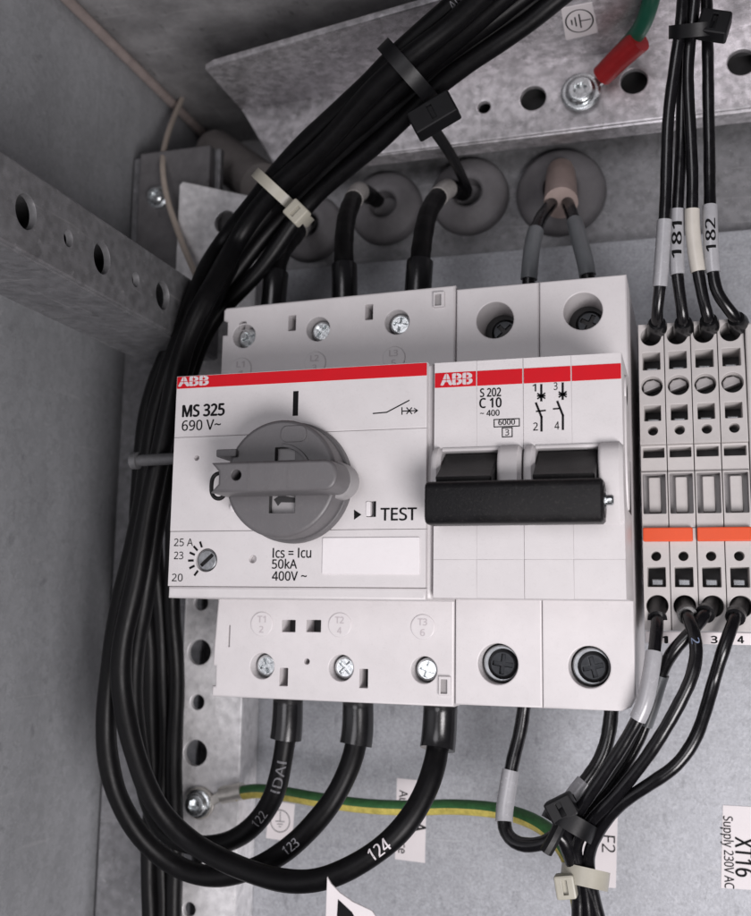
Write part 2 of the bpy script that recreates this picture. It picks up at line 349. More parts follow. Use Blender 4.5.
# ------------------------------------------------------------------ mesh builder
# letter shapes (advance, outline points, triangles), thousandths of an em
GLY = {"0":[459,[419,287,417,221,409,163,395,112,376,70,349,37,316,12,276,-3,229,-8,170,1,122,27,86,70,60,129,44,201,39,287,44,373,58,446,83,504,119,547,167,573,229,581,287,573,335,547,372,504,399,446,414,373,110,287,113,215,121,156,137,111,159,78,190,59,229,52,268,59,298,78,320,110,336,156,345,215,348,287,345,359,336,417,320,463,298,495,268,515,229,521,190,515,159,495,137,463,121,417,113,359],[19,21,20,18,21,19,18,22,21,17,22,18,17,44,22,44,23,22,17,45,44,43,23,44,17,46,45,42,23,43,16,46,17,42,24,23,16,47,46,41,24,42,16,48,47,40,24,41,15,48,16,40,25,24,15,49,48,39,25,40,14,49,15,39,0,25,14,26,49,38,0,39,13,26,14,13,27,26,37,0,38,37,1,0,37,2,1,13,28,27,36,2,37,12,28,13,36,3,2,12,29,28,35,3,36,11,29,12,35,4,3,11,30,29,34,4,35,11,31,30,33,4,34,10,31,11,33,5,4,10,32,31,32,5,33,10,5,32,10,6,5,9,6,10,9,7,6,8,7,9]],"1":[459,[285,0,216,0,216,400,216,422,216,439,217,455,217,470,218,484,219,499,207,487,196,477,184,467,169,455,108,405,71,452,226,573,285,573],[14,16,15,14,8,16,8,0,16,14,9,8,7,0,8,14,10,9,6,0,7,14,11,10,5,0,6,14,12,11,4,0,5,14,13,12,3,0,4,2,0,3,1,0,2]],"2":[459,[417,0,38,0,38,59,188,210,228,251,261,287,287,320,306,353,318,387,322,424,315,466,294,496,261,514,221,520,181,517,147,506,115,489,83,466,45,513,68,531,94,548,122,561,153,572,186,578,221,581,270,576,313,562,347,540,372,510,388,472,394,428,389,385,375,344,353,305,324,267,288,227,247,185,128,67,128,64,417,64],[23,25,24,22,25,23,22,26,25,21,26,22,21,27,26,20,27,21,19,27,20,19,28,27,18,13,19,13,28,19,18,14,13,12,28,13,18,15,14,11,28,12,17,16,18,16,15,18,11,29,28,10,29,11,10,30,29,9,30,10,9,31,30,8,31,9,7,31,8,7,32,31,6,32,7,6,33,32,5,33,6,5,34,33,4,34,5,4,35,34,3,35,4,3,36,35,2,36,3,2,37,36,2,38,37,2,39,38,2,0,39,1,0,2]],"3":[459,[395,439,392,403,381,372,363,347,340,326,310,311,277,302,277,298,337,283,379,255,405,214,413,163,407,116,390,74,360,40,318,14,263,-3,193,-8,150,-6,110,-1,72,8,36,23,36,89,74,73,114,61,155,54,194,51,260,59,305,81,331,117,339,164,335,197,320,223,297,242,265,255,226,263,179,265,123,265,123,326,180,326,223,329,259,339,286,356,307,377,319,404,323,434,316,471,295,498,262,516,219,521,190,520,164,515,140,508,117,498,96,487,75,473,39,521,73,544,115,563,163,576,218,581,296,571,352,540,384,495],[59,61,60,58,61,59,58,62,61,57,62,58,56,62,57,56,49,62,49,48,62,48,63,62,55,54,56,54,53,56,53,52,56,52,51,56,51,50,56,50,49,56,47,63,48,46,63,47,46,0,63,45,0,46,45,1,0,44,1,45,43,1,44,43,2,1,42,2,43,42,3,2,41,3,42,41,4,3,40,4,41,39,4,40,39,5,4,37,39,38,37,5,39,37,6,5,37,7,6,37,8,7,37,36,8,36,9,8,35,9,36,34,9,35,33,9,34,33,10,9,32,10,33,31,10,32,31,11,10,30,11,31,29,11,30,29,12,11,28,12,29,28,13,12,21,23,22,27,13,28,27,14,13,21,24,23,21,25,24,26,14,27,21,26,25,21,14,26,21,15,14,20,15,21,20,16,15,19,16,20,18,16,19,18,17,16]],"4":[459,[443,130,359,130,359,0,291,0,291,130,17,130,17,190,286,576,359,576,359,193,443,193,291,374,291,394,291,412,292,429,293,444,293,459,294,474,294,487,295,500,292,500,285,485,276,468,266,451,257,438,86,193,291,193],[6,20,7,20,8,7,20,19,8,19,9,8,6,21,20,18,9,19,17,9,18,6,22,21,16,9,17,6,23,22,15,9,16,6,24,23,14,9,15,6,25,24,13,9,14,12,9,13,11,9,12,26,9,11,6,26,25,6,9,26,6,10,9,6,0,10,5,0,6,4,0,5,3,1,4,1,0,4,3,2,1]],"5":[459,[221,351,275,346,322,331,361,307,389,274,407,232,413,183,407,128,387,81,356,43,314,15,261,-2,199,-8,156,-6,116,0,80,10,51,23,51,90,82,74,121,62,161,55,200,52,239,55,274,65,302,82,323,106,336,137,341,176,332,225,306,262,262,284,197,292,173,291,146,288,120,284,99,280,64,302,86,573,373,573,373,508,146,508,132,342,148,345,169,348,194,350],[36,40,37,40,38,37,40,39,38,36,41,40,44,1,0,43,1,44,42,1,43,42,2,1,41,2,42,36,2,41,36,3,2,36,31,3,31,4,3,35,34,36,34,33,36,33,32,36,32,31,36,30,4,31,29,4,30,29,5,4,28,5,29,28,6,5,27,6,28,27,7,6,26,7,27,25,7,26,25,8,7,24,8,25,16,18,17,23,8,24,23,9,8,16,19,18,22,9,23,16,20,19,21,9,22,16,21,20,16,9,21,16,10,9,15,10,16,15,11,10,14,11,15,13,11,14,13,12,11]],"6":[459,[44,245,46,294,51,342,60,389,75,433,95,474,121,510,155,539,196,562,246,576,306,581,324,580,344,579,362,577,377,573,377,513,362,517,344,520,326,522,308,523,257,518,216,504,183,483,158,454,139,419,127,380,119,337,115,291,119,291,133,309,150,326,170,339,194,350,223,356,255,358,302,353,342,338,375,313,400,279,416,236,421,184,415,129,399,82,372,44,336,15,291,-2,239,-8,199,-4,163,7,130,26,101,54,77,89,59,133,48,185,238,51,284,59,320,84,343,125,351,184,344,233,324,271,289,295,241,303,205,299,175,287,150,270,131,248,119,223,115,198,117,172,123,146,133,121,146,99,164,79,185,64,210,55],[9,11,10,9,12,11,9,13,12,9,14,13,8,14,9,8,16,14,16,15,14,7,18,8,18,17,8,17,16,8,6,19,7,19,18,7,6,20,19,6,21,20,5,21,6,5,22,21,5,23,22,4,23,5,4,24,23,3,24,4,3,25,24,2,25,3,2,26,25,33,35,34,32,35,33,32,36,35,31,36,32,1,26,2,30,36,31,30,37,36,1,27,26,29,37,30,29,62,37,62,38,37,28,62,29,28,63,62,61,38,62,28,64,63,60,38,61,0,27,1,0,28,27,0,64,28,0,65,64,60,39,38,59,39,60,0,66,65,0,67,66,53,67,0,59,40,39,58,40,59,53,68,67,53,69,68,52,69,53,57,40,58,57,41,40,52,70,69,52,71,70,51,71,52,57,42,41,56,42,57,51,72,71,51,73,72,50,73,51,55,42,56,55,43,42,50,74,73,50,75,74,54,43,55,50,54,75,49,54,50,49,43,54,49,44,43,48,44,49,48,45,44,47,45,48,47,46,45]],"7":[459,[109,0,344,508,35,508,35,573,419,573,419,518,187,0],[2,4,3,2,5,4,2,1,5,1,6,5,0,6,1]],"8":[459,[229,581,276,577,318,565,352,546,378,519,395,485,400,443,396,411,385,383,368,359,346,338,320,319,291,303,325,285,355,265,381,242,401,216,414,185,419,148,413,104,395,65,367,34,330,11,284,-3,231,-8,174,-3,126,10,89,33,61,63,45,101,39,146,43,183,56,214,75,241,99,264,128,283,158,299,131,316,107,336,87,358,71,383,61,411,58,444,63,485,80,518,107,545,141,565,182,577,108,145,116,107,138,76,176,55,229,48,281,55,319,76,342,108,350,148,346,174,335,197,317,217,293,235,264,251,229,265,217,270,184,254,157,237,136,219,121,197,111,173,228,524,188,518,155,502,134,476,127,441,130,414,141,391,157,373,179,357,204,344,232,330,258,343,282,357,302,373,317,392,327,414,330,441,323,476,302,502,270,518],[47,1,0,47,2,1,46,2,47,46,3,2,45,3,46,45,4,3,44,69,45,69,4,45,44,70,69,88,4,69,88,5,4,43,70,44,43,71,70,87,5,88,43,72,71,86,5,87,42,72,43,86,6,5,42,73,72,85,6,86,41,73,42,85,7,6,41,74,73,84,7,85,83,7,84,41,75,74,40,75,41,83,8,7,82,8,83,40,76,75,82,9,8,39,76,40,39,77,76,81,9,82,81,10,9,38,77,39,38,78,77,80,10,81,38,79,78,79,10,80,79,11,10,37,79,38,37,11,79,37,12,11,36,12,37,36,13,12,35,13,36,35,14,13,34,63,35,63,14,35,34,64,63,62,14,63,61,14,62,61,15,14,33,64,34,33,65,64,60,15,61,60,16,15,32,65,33,32,66,65,59,16,60,32,67,66,58,16,59,58,17,16,31,67,32,31,68,67,57,17,58,57,18,17,30,68,31,56,18,57,30,48,68,56,19,18,55,19,56,29,48,30,29,49,48,54,19,55,29,50,49,54,20,19,28,50,29,28,51,50,53,20,54,53,21,20,27,51,28,27,52,51,52,21,53,27,21,52,27,22,21,26,22,27,26,23,22,25,23,26,25,24,23]],"9":[459,[417,328,415,279,410,231,401,183,387,139,366,99,340,63,306,33,265,11,214,-3,154,-8,137,-8,117,-6,97,-4,82,0,82,60,97,56,115,53,134,50,152,50,204,54,245,68,278,90,303,118,322,153,334,192,342,235,346,281,341,281,327,263,310,247,290,233,266,223,237,216,204,214,158,219,118,235,85,260,61,294,45,336,40,387,46,443,63,491,90,529,127,557,171,575,223,581,262,577,299,565,332,545,361,518,384,483,402,439,413,388,223,521,178,513,142,488,118,447,110,388,117,339,137,301,171,277,220,269,256,273,286,285,311,303,330,325,342,349,346,374,344,400,338,426,328,451,315,474,298,493,277,508,252,518],[45,47,46,45,48,47,44,48,45,44,49,48,43,49,44,43,50,49,42,55,43,55,54,43,54,50,43,75,50,54,74,50,75,74,51,50,42,56,55,73,51,74,72,51,73,41,56,42,41,57,56,72,52,51,71,52,72,70,52,71,41,58,57,40,58,41,70,53,52,69,53,70,68,53,69,40,59,58,68,0,53,39,59,40,67,0,68,66,0,67,39,60,59,38,60,39,66,1,0,65,1,66,64,1,65,38,61,60,37,61,38,63,28,64,28,27,64,27,1,64,63,29,28,26,1,27,26,2,1,37,62,61,62,29,63,37,29,62,37,30,29,36,30,37,36,31,30,25,2,26,35,31,36,35,32,31,25,3,2,35,33,32,34,33,35,24,3,25,24,4,3,23,4,24,23,5,4,22,5,23,22,6,5,21,6,22,20,6,21,20,7,6,14,16,15,14,17,16,19,7,20,14,18,17,14,19,18,14,7,19,14,8,7,14,9,8,13,9,14,13,10,9,12,10,13,11,10,12]],"=":[459,[45,174,45,231,412,231,412,174,45,334,45,391,412,391,412,334],[4,6,5,4,7,6,0,2,1,0,3,2]],"A":[512,[437,0,368,177,141,177,73,0,0,0,224,575,289,575,512,0,282,415,279,424,274,438,269,455,263,473,259,489,255,500,251,484,247,468,242,452,238,438,234,425,230,415,165,241,346,241],[4,6,5,4,14,6,14,7,6,4,15,14,13,7,14,12,7,13,4,16,15,11,7,12,4,17,16,10,7,11,4,18,17,4,19,18,9,7,10,4,20,19,8,7,9,4,21,20,22,7,8,4,2,21,2,22,21,2,1,22,1,7,22,4,3,2,0,7,1]],"B":[521,[241,573,336,565,404,541,445,497,459,431,456,399,446,371,431,347,409,328,382,313,350,304,350,300,384,292,415,279,441,261,461,236,474,203,478,163,472,115,454,74,425,42,385,19,337,5,279,0,78,0,78,573,256,329,318,335,357,352,377,382,384,423,376,463,351,490,308,506,245,511,150,511,150,329,150,269,150,61,265,61,330,68,371,91,394,125,401,168,398,197,388,221,370,241,344,256,307,266,260,269],[24,35,25,35,0,25,35,1,0,35,2,1,35,34,2,34,3,2,24,36,35,33,3,34,32,3,33,32,4,3,31,4,32,30,4,31,30,5,4,29,5,30,29,6,5,28,6,29,28,7,6,27,7,28,27,8,7,26,8,27,24,37,36,37,26,36,37,8,26,37,9,8,37,10,9,37,11,10,37,12,11,37,13,12,37,49,13,49,14,13,24,38,37,48,14,49,47,14,48,47,15,14,46,15,47,45,15,46,45,16,15,44,16,45,44,17,16,43,17,44,42,17,43,42,18,17,41,18,42,41,19,18,40,19,41,40,20,19,39,20,40,24,39,38,24,20,39,24,21,20,24,22,21,24,23,22]],"C":[507,[323,517,280,513,241,502,206,482,178,456,155,423,139,383,129,337,125,286,131,220,147,164,175,117,213,83,262,62,322,55,359,57,394,62,427,69,460,78,460,15,427,5,393,-2,356,-7,312,-8,232,1,166,28,115,72,78,131,56,203,49,287,53,349,67,406,89,456,120,499,159,534,206,559,261,575,324,581,367,578,409,572,448,561,482,547,453,486,425,497,394,508,360,515],[36,38,37,36,39,38,35,39,36,35,40,39,35,41,40,34,41,35,34,45,41,45,44,41,44,43,41,43,42,41,33,1,34,1,0,34,0,45,34,33,2,1,33,3,2,32,3,33,32,4,3,31,4,32,31,5,4,31,6,5,30,6,31,30,7,6,29,7,30,29,8,7,28,8,29,28,9,8,28,10,9,27,10,28,27,11,10,26,11,27,26,12,11,26,13,12,17,19,18,25,13,26,16,19,17,25,14,13,15,19,16,14,19,15,25,19,14,24,19,25,24,20,19,24,21,20,23,21,24,23,22,21]],"D":[585,[536,292,528,203,501,131,457,74,399,33,325,8,237,0,78,0,78,573,254,573,335,565,404,540,460,501,502,446,528,377,460,289,454,359,435,415,404,457,361,487,308,505,244,511,150,511,150,62,228,62,329,76,402,119,446,190],[7,22,8,22,9,8,22,10,9,22,11,10,22,21,11,21,12,11,7,23,22,20,12,21,19,12,20,19,13,12,18,13,19,17,13,18,17,14,13,16,14,17,16,0,14,15,0,16,15,1,0,27,1,15,27,2,1,26,2,27,26,3,2,25,3,26,24,3,25,24,4,3,7,24,23,7,4,24,7,5,4,7,6,5]],"E":[446,[398,0,78,0,78,573,398,573,398,509,150,509,150,330,383,330,383,268,150,268,150,63,398,63],[1,5,2,5,3,2,5,4,3,1,6,5,1,9,6,9,7,6,9,8,7,1,10,9,1,11,10,1,0,11]],"F":[416,[150,0,78,0,78,573,398,573,398,509,150,509,150,306,383,306,383,243,150,243],[1,5,2,5,3,2,5,4,3,1,6,5,1,9,6,9,7,6,9,8,7,1,0,9]],"H":[594,[516,0,443,0,443,267,150,267,150,0,78,0,78,573,150,573,150,330,443,330,443,573,516,573],[5,7,6,5,8,7,9,11,10,9,0,11,5,3,8,3,9,8,3,2,9,2,0,9,5,4,3,1,0,2]],"I":[270,[92,0,178,0,178,573,92,573],[0,1,2,0,2,3]],"L":[420,[78,0,78,573,150,573,150,64,400,64,400,0],[0,2,1,0,3,2,0,4,3,0,5,4]],"M":[727,[330,0,142,502,139,502,140,484,142,461,143,435,144,407,144,377,144,347,144,0,78,0,78,573,184,573,361,103,364,103,544,573,650,573,650,0,578,0,578,352,578,380,579,408,580,435,581,460,583,482,584,501,581,501,390,0],[10,2,11,2,12,11,2,1,12,1,13,12,14,26,15,26,16,15,26,25,16,25,17,16,10,3,2,0,13,1,14,27,26,24,17,25,10,4,3,23,17,24,10,5,4,22,17,23,10,6,5,21,17,22,20,17,21,10,7,6,19,17,20,10,8,7,18,17,19,10,9,8,0,14,13,0,27,14]],"S":[440,[403,153,396,106,378,66,348,35,307,11,257,-3,198,-8,167,-7,137,-5,109,-1,83,4,61,11,41,19,41,88,73,76,113,65,156,57,201,55,240,57,273,66,298,79,316,98,327,120,330,147,327,173,318,194,302,213,277,230,242,247,196,265,161,279,131,294,106,311,85,330,69,351,57,375,50,403,48,435,54,477,71,513,99,542,136,563,180,576,231,581,276,578,318,572,355,562,389,549,366,487,336,499,302,508,266,515,229,517,196,515,169,507,148,494,133,478,124,457,121,434,124,407,133,386,149,367,172,351,204,335,246,318,293,299,332,279,362,255,385,228,398,194],[42,44,43,42,45,44,41,45,42,41,46,45,40,46,41,40,47,46,40,51,47,51,50,47,50,49,47,49,48,47,39,52,40,52,51,40,39,53,52,39,54,53,38,54,39,38,55,54,38,56,55,38,57,56,37,57,38,37,58,57,36,58,37,36,59,58,36,60,59,35,60,36,35,61,60,34,61,35,34,62,61,34,63,62,33,63,34,33,64,63,32,64,33,32,65,64,31,65,32,31,66,65,30,66,31,29,66,30,29,67,66,28,67,29,28,68,67,27,68,28,26,68,27,26,69,68,25,69,26,25,0,69,24,0,25,23,0,24,23,1,0,22,1,23,21,1,22,21,2,1,20,2,21,12,14,13,19,2,20,12,15,14,19,3,2,18,3,19,12,16,15,17,3,18,12,17,16,12,3,17,12,4,3,11,4,12,11,5,4,10,5,11,9,5,10,8,5,9,8,6,5,7,6,8]],"T":[446,[259,0,187,0,187,509,8,509,8,573,437,573,437,509,259,509],[3,5,4,3,6,5,2,6,3,1,7,2,7,6,2,1,0,7]],"U":[586,[513,202,507,146,489,95,459,52,416,20,360,-1,290,-8,196,7,128,50,86,118,72,204,72,573,144,573,144,201,154,139,182,93,228,64,294,55,342,59,379,73,407,96,427,126,438,161,442,202,442,573,513,573],[10,12,11,10,13,12,23,25,24,23,0,25,9,13,10,22,0,23,22,1,0,9,14,13,21,1,22,21,2,1,9,15,14,20,2,21,8,15,9,19,2,20,19,3,2,8,16,15,18,3,19,8,17,16,17,3,18,8,3,17,8,4,3,7,4,8,7,5,4,6,5,7]],"V":[481,[481,573,277,0,204,0,0,573,75,573,204,205,213,182,220,160,226,139,231,119,236,100,241,80,245,100,250,119,255,140,262,161,269,183,277,207,405,573],[2,4,3,2,5,4,17,0,18,17,1,0,16,1,17,2,6,5,15,1,16,2,7,6,14,1,15,2,8,7,13,1,14,2,9,8,12,1,13,2,10,9,11,1,12,2,11,10,2,1,11]],"X":[470,[467,0,385,0,233,249,79,0,3,0,193,298,15,573,95,573,236,348,377,573,453,573,276,300],[5,7,6,5,8,7,8,10,9,8,11,10,5,11,8,5,0,11,4,2,5,2,0,5,4,3,2,1,0,2]],"c":[385,[241,-8,187,-2,139,15,99,45,69,87,50,143,44,213,51,284,71,342,102,385,142,415,191,432,245,438,278,436,309,431,336,424,358,415,337,356,316,363,292,370,267,374,244,376,204,371,172,358,148,335,131,303,120,263,117,213,120,166,131,126,148,94,172,71,202,58,240,53,273,55,302,60,328,68,351,78,351,15,328,5,304,-2,275,-7],[11,13,12,11,14,13,10,14,11,10,15,14,10,16,15,9,16,10,9,21,16,21,20,16,20,19,16,19,18,16,18,17,16,8,22,9,22,21,9,8,23,22,8,24,23,7,24,8,7,25,24,7,26,25,6,26,7,6,27,26,6,28,27,5,28,6,5,29,28,4,29,5,4,30,29,4,31,30,3,31,4,36,38,37,3,32,31,35,38,36,34,38,35,3,33,32,33,38,34,3,38,33,2,38,3,1,38,2,1,39,38,1,40,39,1,41,40,0,41,1]],"d":[493,[221,-8,148,6,92,48,56,117,44,214,56,311,93,381,149,424,221,438,253,436,280,429,303,420,323,407,340,391,354,374,359,374,358,387,356,405,355,424,354,438,354,609,425,609,425,0,368,0,358,58,354,58,340,40,323,24,303,11,279,1,252,-6,232,51,290,60,328,88,348,135,355,200,355,213,349,284,329,336,291,369,231,379,181,368,146,334,124,281,117,213,124,144,146,93,181,61],[19,21,20,19,22,21,7,9,8,18,22,19,7,10,9,7,11,10,6,11,7,17,22,18,6,12,11,6,13,12,16,22,17,6,40,13,40,14,13,15,22,16,5,41,6,41,40,6,39,14,40,39,15,14,39,38,15,38,37,15,37,22,15,5,42,41,5,43,42,4,43,5,36,22,37,4,44,43,3,44,4,35,22,36,3,45,44,34,22,35,3,46,45,33,22,34,2,46,3,2,47,46,32,24,33,24,22,33,2,31,47,31,25,32,25,24,32,31,26,25,23,22,24,2,26,31,1,26,2,1,27,26,1,28,27,1,29,28,0,29,1,0,30,29]],"e":[452,[234,438,286,432,329,414,364,385,390,346,406,299,411,244,411,201,117,201,127,137,154,90,197,62,254,52,293,54,327,60,359,69,392,82,392,20,359,8,327,-1,292,-6,251,-8,194,-2,143,17,101,48,70,91,51,146,44,212,50,277,68,333,96,378,134,411,181,431,233,380,188,372,154,348,130,309,119,257,338,257,335,292,326,322,312,346,292,364,266,376],[32,1,0,32,2,1,31,2,32,31,3,2,30,3,31,30,33,3,33,43,3,43,4,3,30,34,33,29,34,30,42,4,43,29,35,34,41,4,42,29,36,35,41,5,4,40,5,41,28,36,29,39,5,40,28,37,36,39,6,5,38,6,39,27,37,28,27,38,37,27,6,38,27,7,6,26,8,27,8,7,27,26,9,8,25,9,26,25,10,9,24,10,25,24,11,10,15,17,16,14,17,15,24,12,11,13,17,14,12,17,13,24,17,12,23,17,24,23,18,17,22,18,23,22,19,18,22,20,19,21,20,22]],"k":[428,[138,291,138,276,137,257,136,238,135,221,138,221,144,229,152,240,162,252,172,264,181,276,189,285,326,430,409,430,235,246,421,0,336,0,187,200,138,158,138,0,68,0,68,609,138,609],[20,22,21,20,0,22,11,13,12,11,14,13,20,1,0,10,14,11,20,2,1,9,14,10,8,14,9,20,3,2,7,14,8,7,15,14,6,17,7,17,15,7,20,4,3,5,17,6,20,5,4,20,18,5,18,17,5,16,15,17,20,19,18]],"l":[207,[139,0,68,0,68,609,139,609],[1,3,2,1,0,3]],"p":[493,[273,438,344,424,401,383,437,313,449,216,444,148,427,93,401,49,365,17,322,-2,272,-8,241,-6,213,1,190,11,170,24,153,38,139,55,134,55,136,39,137,20,138,1,139,-16,139,-192,68,-192,68,430,126,430,136,371,139,371,153,389,170,405,189,419,213,429,240,436,260,379,221,374,190,362,167,342,152,313,142,275,139,229,139,216,142,167,150,126,165,93,188,70,220,55,261,51,297,56,326,72,348,98,364,131,373,171,376,217,369,283,348,334,311,367],[32,1,0,31,1,32,23,25,24,23,26,25,30,1,31,30,2,1,29,2,30,28,2,29,27,33,28,33,2,28,33,55,2,55,3,2,27,34,33,27,35,34,23,27,26,23,38,27,38,37,27,37,36,27,36,35,27,54,3,55,53,3,54,53,4,3,52,4,53,23,39,38,23,40,39,51,4,52,23,41,40,51,5,4,50,5,51,23,42,41,50,6,5,49,6,50,23,17,42,17,43,42,48,6,49,17,44,43,48,7,6,47,7,48,17,45,44,46,7,47,17,16,45,16,46,45,23,18,17,15,46,16,15,7,46,15,8,7,23,19,18,14,8,15,13,8,14,23,20,19,13,9,8,12,9,13,11,9,12,23,21,20,11,10,9,23,22,21]],"s":[384,[348,119,343,80,327,49,302,24,268,6,226,-4,176,-8,135,-6,99,-1,68,8,42,19,42,83,70,71,104,60,141,52,178,49,224,53,256,66,274,86,280,112,278,128,271,141,259,154,239,167,212,180,174,196,135,212,103,228,76,245,57,266,45,292,41,324,52,372,85,408,137,430,202,438,240,436,275,430,308,421,339,409,315,353,287,363,258,372,228,378,197,380,159,377,131,366,114,350,108,328,111,312,119,298,133,286,154,274,182,261,219,246,257,231,289,215,314,197,333,176,344,150],[34,36,35,34,37,36,33,37,34,33,38,37,33,39,38,33,42,39,42,41,39,41,40,39,32,44,33,44,43,33,43,42,33,32,45,44,32,46,45,31,46,32,31,47,46,31,48,47,31,49,48,30,49,31,30,50,49,30,51,50,29,51,30,29,52,51,29,53,52,28,53,29,28,54,53,28,55,54,27,55,28,27,56,55,26,56,27,26,57,56,25,57,26,25,58,57,24,58,25,23,58,24,23,59,58,22,59,23,21,59,22,21,0,59,20,0,21,19,0,20,19,1,0,18,1,19,17,1,18,10,12,11,17,2,1,10,13,12,16,2,17,10,14,13,15,2,16,10,15,14,10,2,15,10,3,2,10,4,3,9,4,10,8,4,9,8,5,4,7,5,8,7,6,5]],"u":[496,[427,430,427,0,370,0,359,57,356,57,340,36,321,20,298,8,273,-1,247,-6,220,-8,173,-4,134,8,103,29,81,59,68,99,63,148,63,430,135,430,135,153,141,108,158,76,188,57,230,51,273,55,306,69,330,91,345,121,354,160,357,206,357,430],[16,18,17,16,19,18,29,0,30,29,1,0,28,1,29,27,1,28,16,20,19,15,20,16,26,1,27,15,21,20,14,21,15,25,3,26,3,1,26,14,22,21,24,4,25,4,3,25,13,22,14,13,23,22,24,5,4,2,1,3,23,5,24,13,5,23,13,6,5,12,6,13,12,7,6,11,7,12,11,8,7,11,9,8,10,9,11]],"y":[409,[1,430,76,430,169,185,177,164,184,144,191,124,196,105,201,86,205,68,209,68,215,91,224,121,234,153,245,186,333,430,409,430,224,-59,207,-97,188,-130,165,-156,138,-176,106,-188,67,-192,49,-192,34,-190,20,-188,9,-186,9,-130,19,-132,30,-133,43,-134,56,-135,79,-132,99,-126,116,-114,130,-99,142,-80,152,-59,174,-2],[38,1,0,38,2,1,13,15,14,13,16,15,12,16,13,38,3,2,38,4,3,11,16,12,38,5,4,38,6,5,10,16,11,38,7,6,9,16,10,38,8,7,38,9,8,38,16,9,37,16,38,36,16,37,36,17,16,35,17,36,35,18,17,34,18,35,33,18,34,32,18,33,32,19,18,26,28,27,26,29,28,31,19,32,26,30,29,26,31,30,26,19,31,26,20,19,26,21,20,25,21,26,24,21,25,24,22,21,23,22,24]],"~":[459,[216,256,189,267,168,273,149,276,132,277,108,274,84,264,61,249,40,230,40,293,61,311,83,324,109,332,136,335,159,334,182,330,209,323,242,310,269,299,290,292,308,289,326,288,349,291,374,302,397,317,418,335,418,273,397,255,374,241,349,233,322,230,299,231,275,235,249,243],[12,14,13,24,26,25,12,15,14,11,15,12,11,16,15,10,16,11,10,17,16,23,26,24,9,17,10,9,18,17,22,26,23,9,19,18,8,7,9,7,6,9,6,5,9,5,4,9,4,19,9,4,20,19,21,26,22,4,21,20,4,26,21,3,26,4,2,26,3,2,27,26,1,27,2,0,27,1,33,27,0,33,28,27,32,28,33,32,29,28,31,29,32,31,30,29]]}


def glyphs(t):
    V, F, x = [], [], 0.0
    for ch in t:
        if ch == ' ':
            x += .22
            continue
        g = GLY[ch]
        k = len(V)
        V += [(x + g[1][i] / 1000, g[1][i + 1] / 1000) for i in range(0, len(g[1]), 2)]
        F += [tuple(k + j for j in g[2][i:i + 3]) for i in range(0, len(g[2]), 3)]
        x += g[0] / 1000
    return V, F


def refine(V, F, mx):
    V, todo, out = list(V), list(F), []
    while todo:
        f = todo.pop()
        L = [math.dist(V[f[i]], V[f[(i + 1) % 3]]) for i in range(3)]
        i = L.index(max(L))
        if L[i] <= mx:
            out.append(f)
            continue
        a, b_, c = f[i], f[(i + 1) % 3], f[(i + 2) % 3]
        V.append(((V[a][0] + V[b_][0]) / 2, (V[a][1] + V[b_][1]) / 2))
        n = len(V) - 1
        todo += [(a, n, c), (n, b_, c)]
    return V, out


CAP = 0.573


def inside(p, q):
    c = False
    j = len(p) - 1
    for i in range(len(p)):
        if (p[i][1] > q[1]) != (p[j][1] > q[1]) and q[0] < (p[j][0] - p[i][0]) * (q[1] - p[i][1]) / (p[j][1] - p[i][1]) + p[i][0]:
            c = not c
        j = i
    return c


def triangulate(polys):
    """constrained Delaunay triangles of an outline with holes"""
    P = [Vector(q) for p in polys for q in p]
    E, k = [], 0
    for p in polys:
        n = len(p)
        E += [(k + i, k + (i + 1) % n) for i in range(n)]
        k += n
    V, _, F, ov, _, _ = delaunay_2d_cdt(P, E, [], 0, 1e-5)
    out = []
    for f in F:
        c = sum((Vector(V[i]) for i in f), Vector((0, 0))) / len(f)
        if inside(polys[0], c) and not any(inside(h, c) for h in polys[1:]) and all(ov[i] for i in f):
            out.append([ov[i][0] for i in f])
    return out


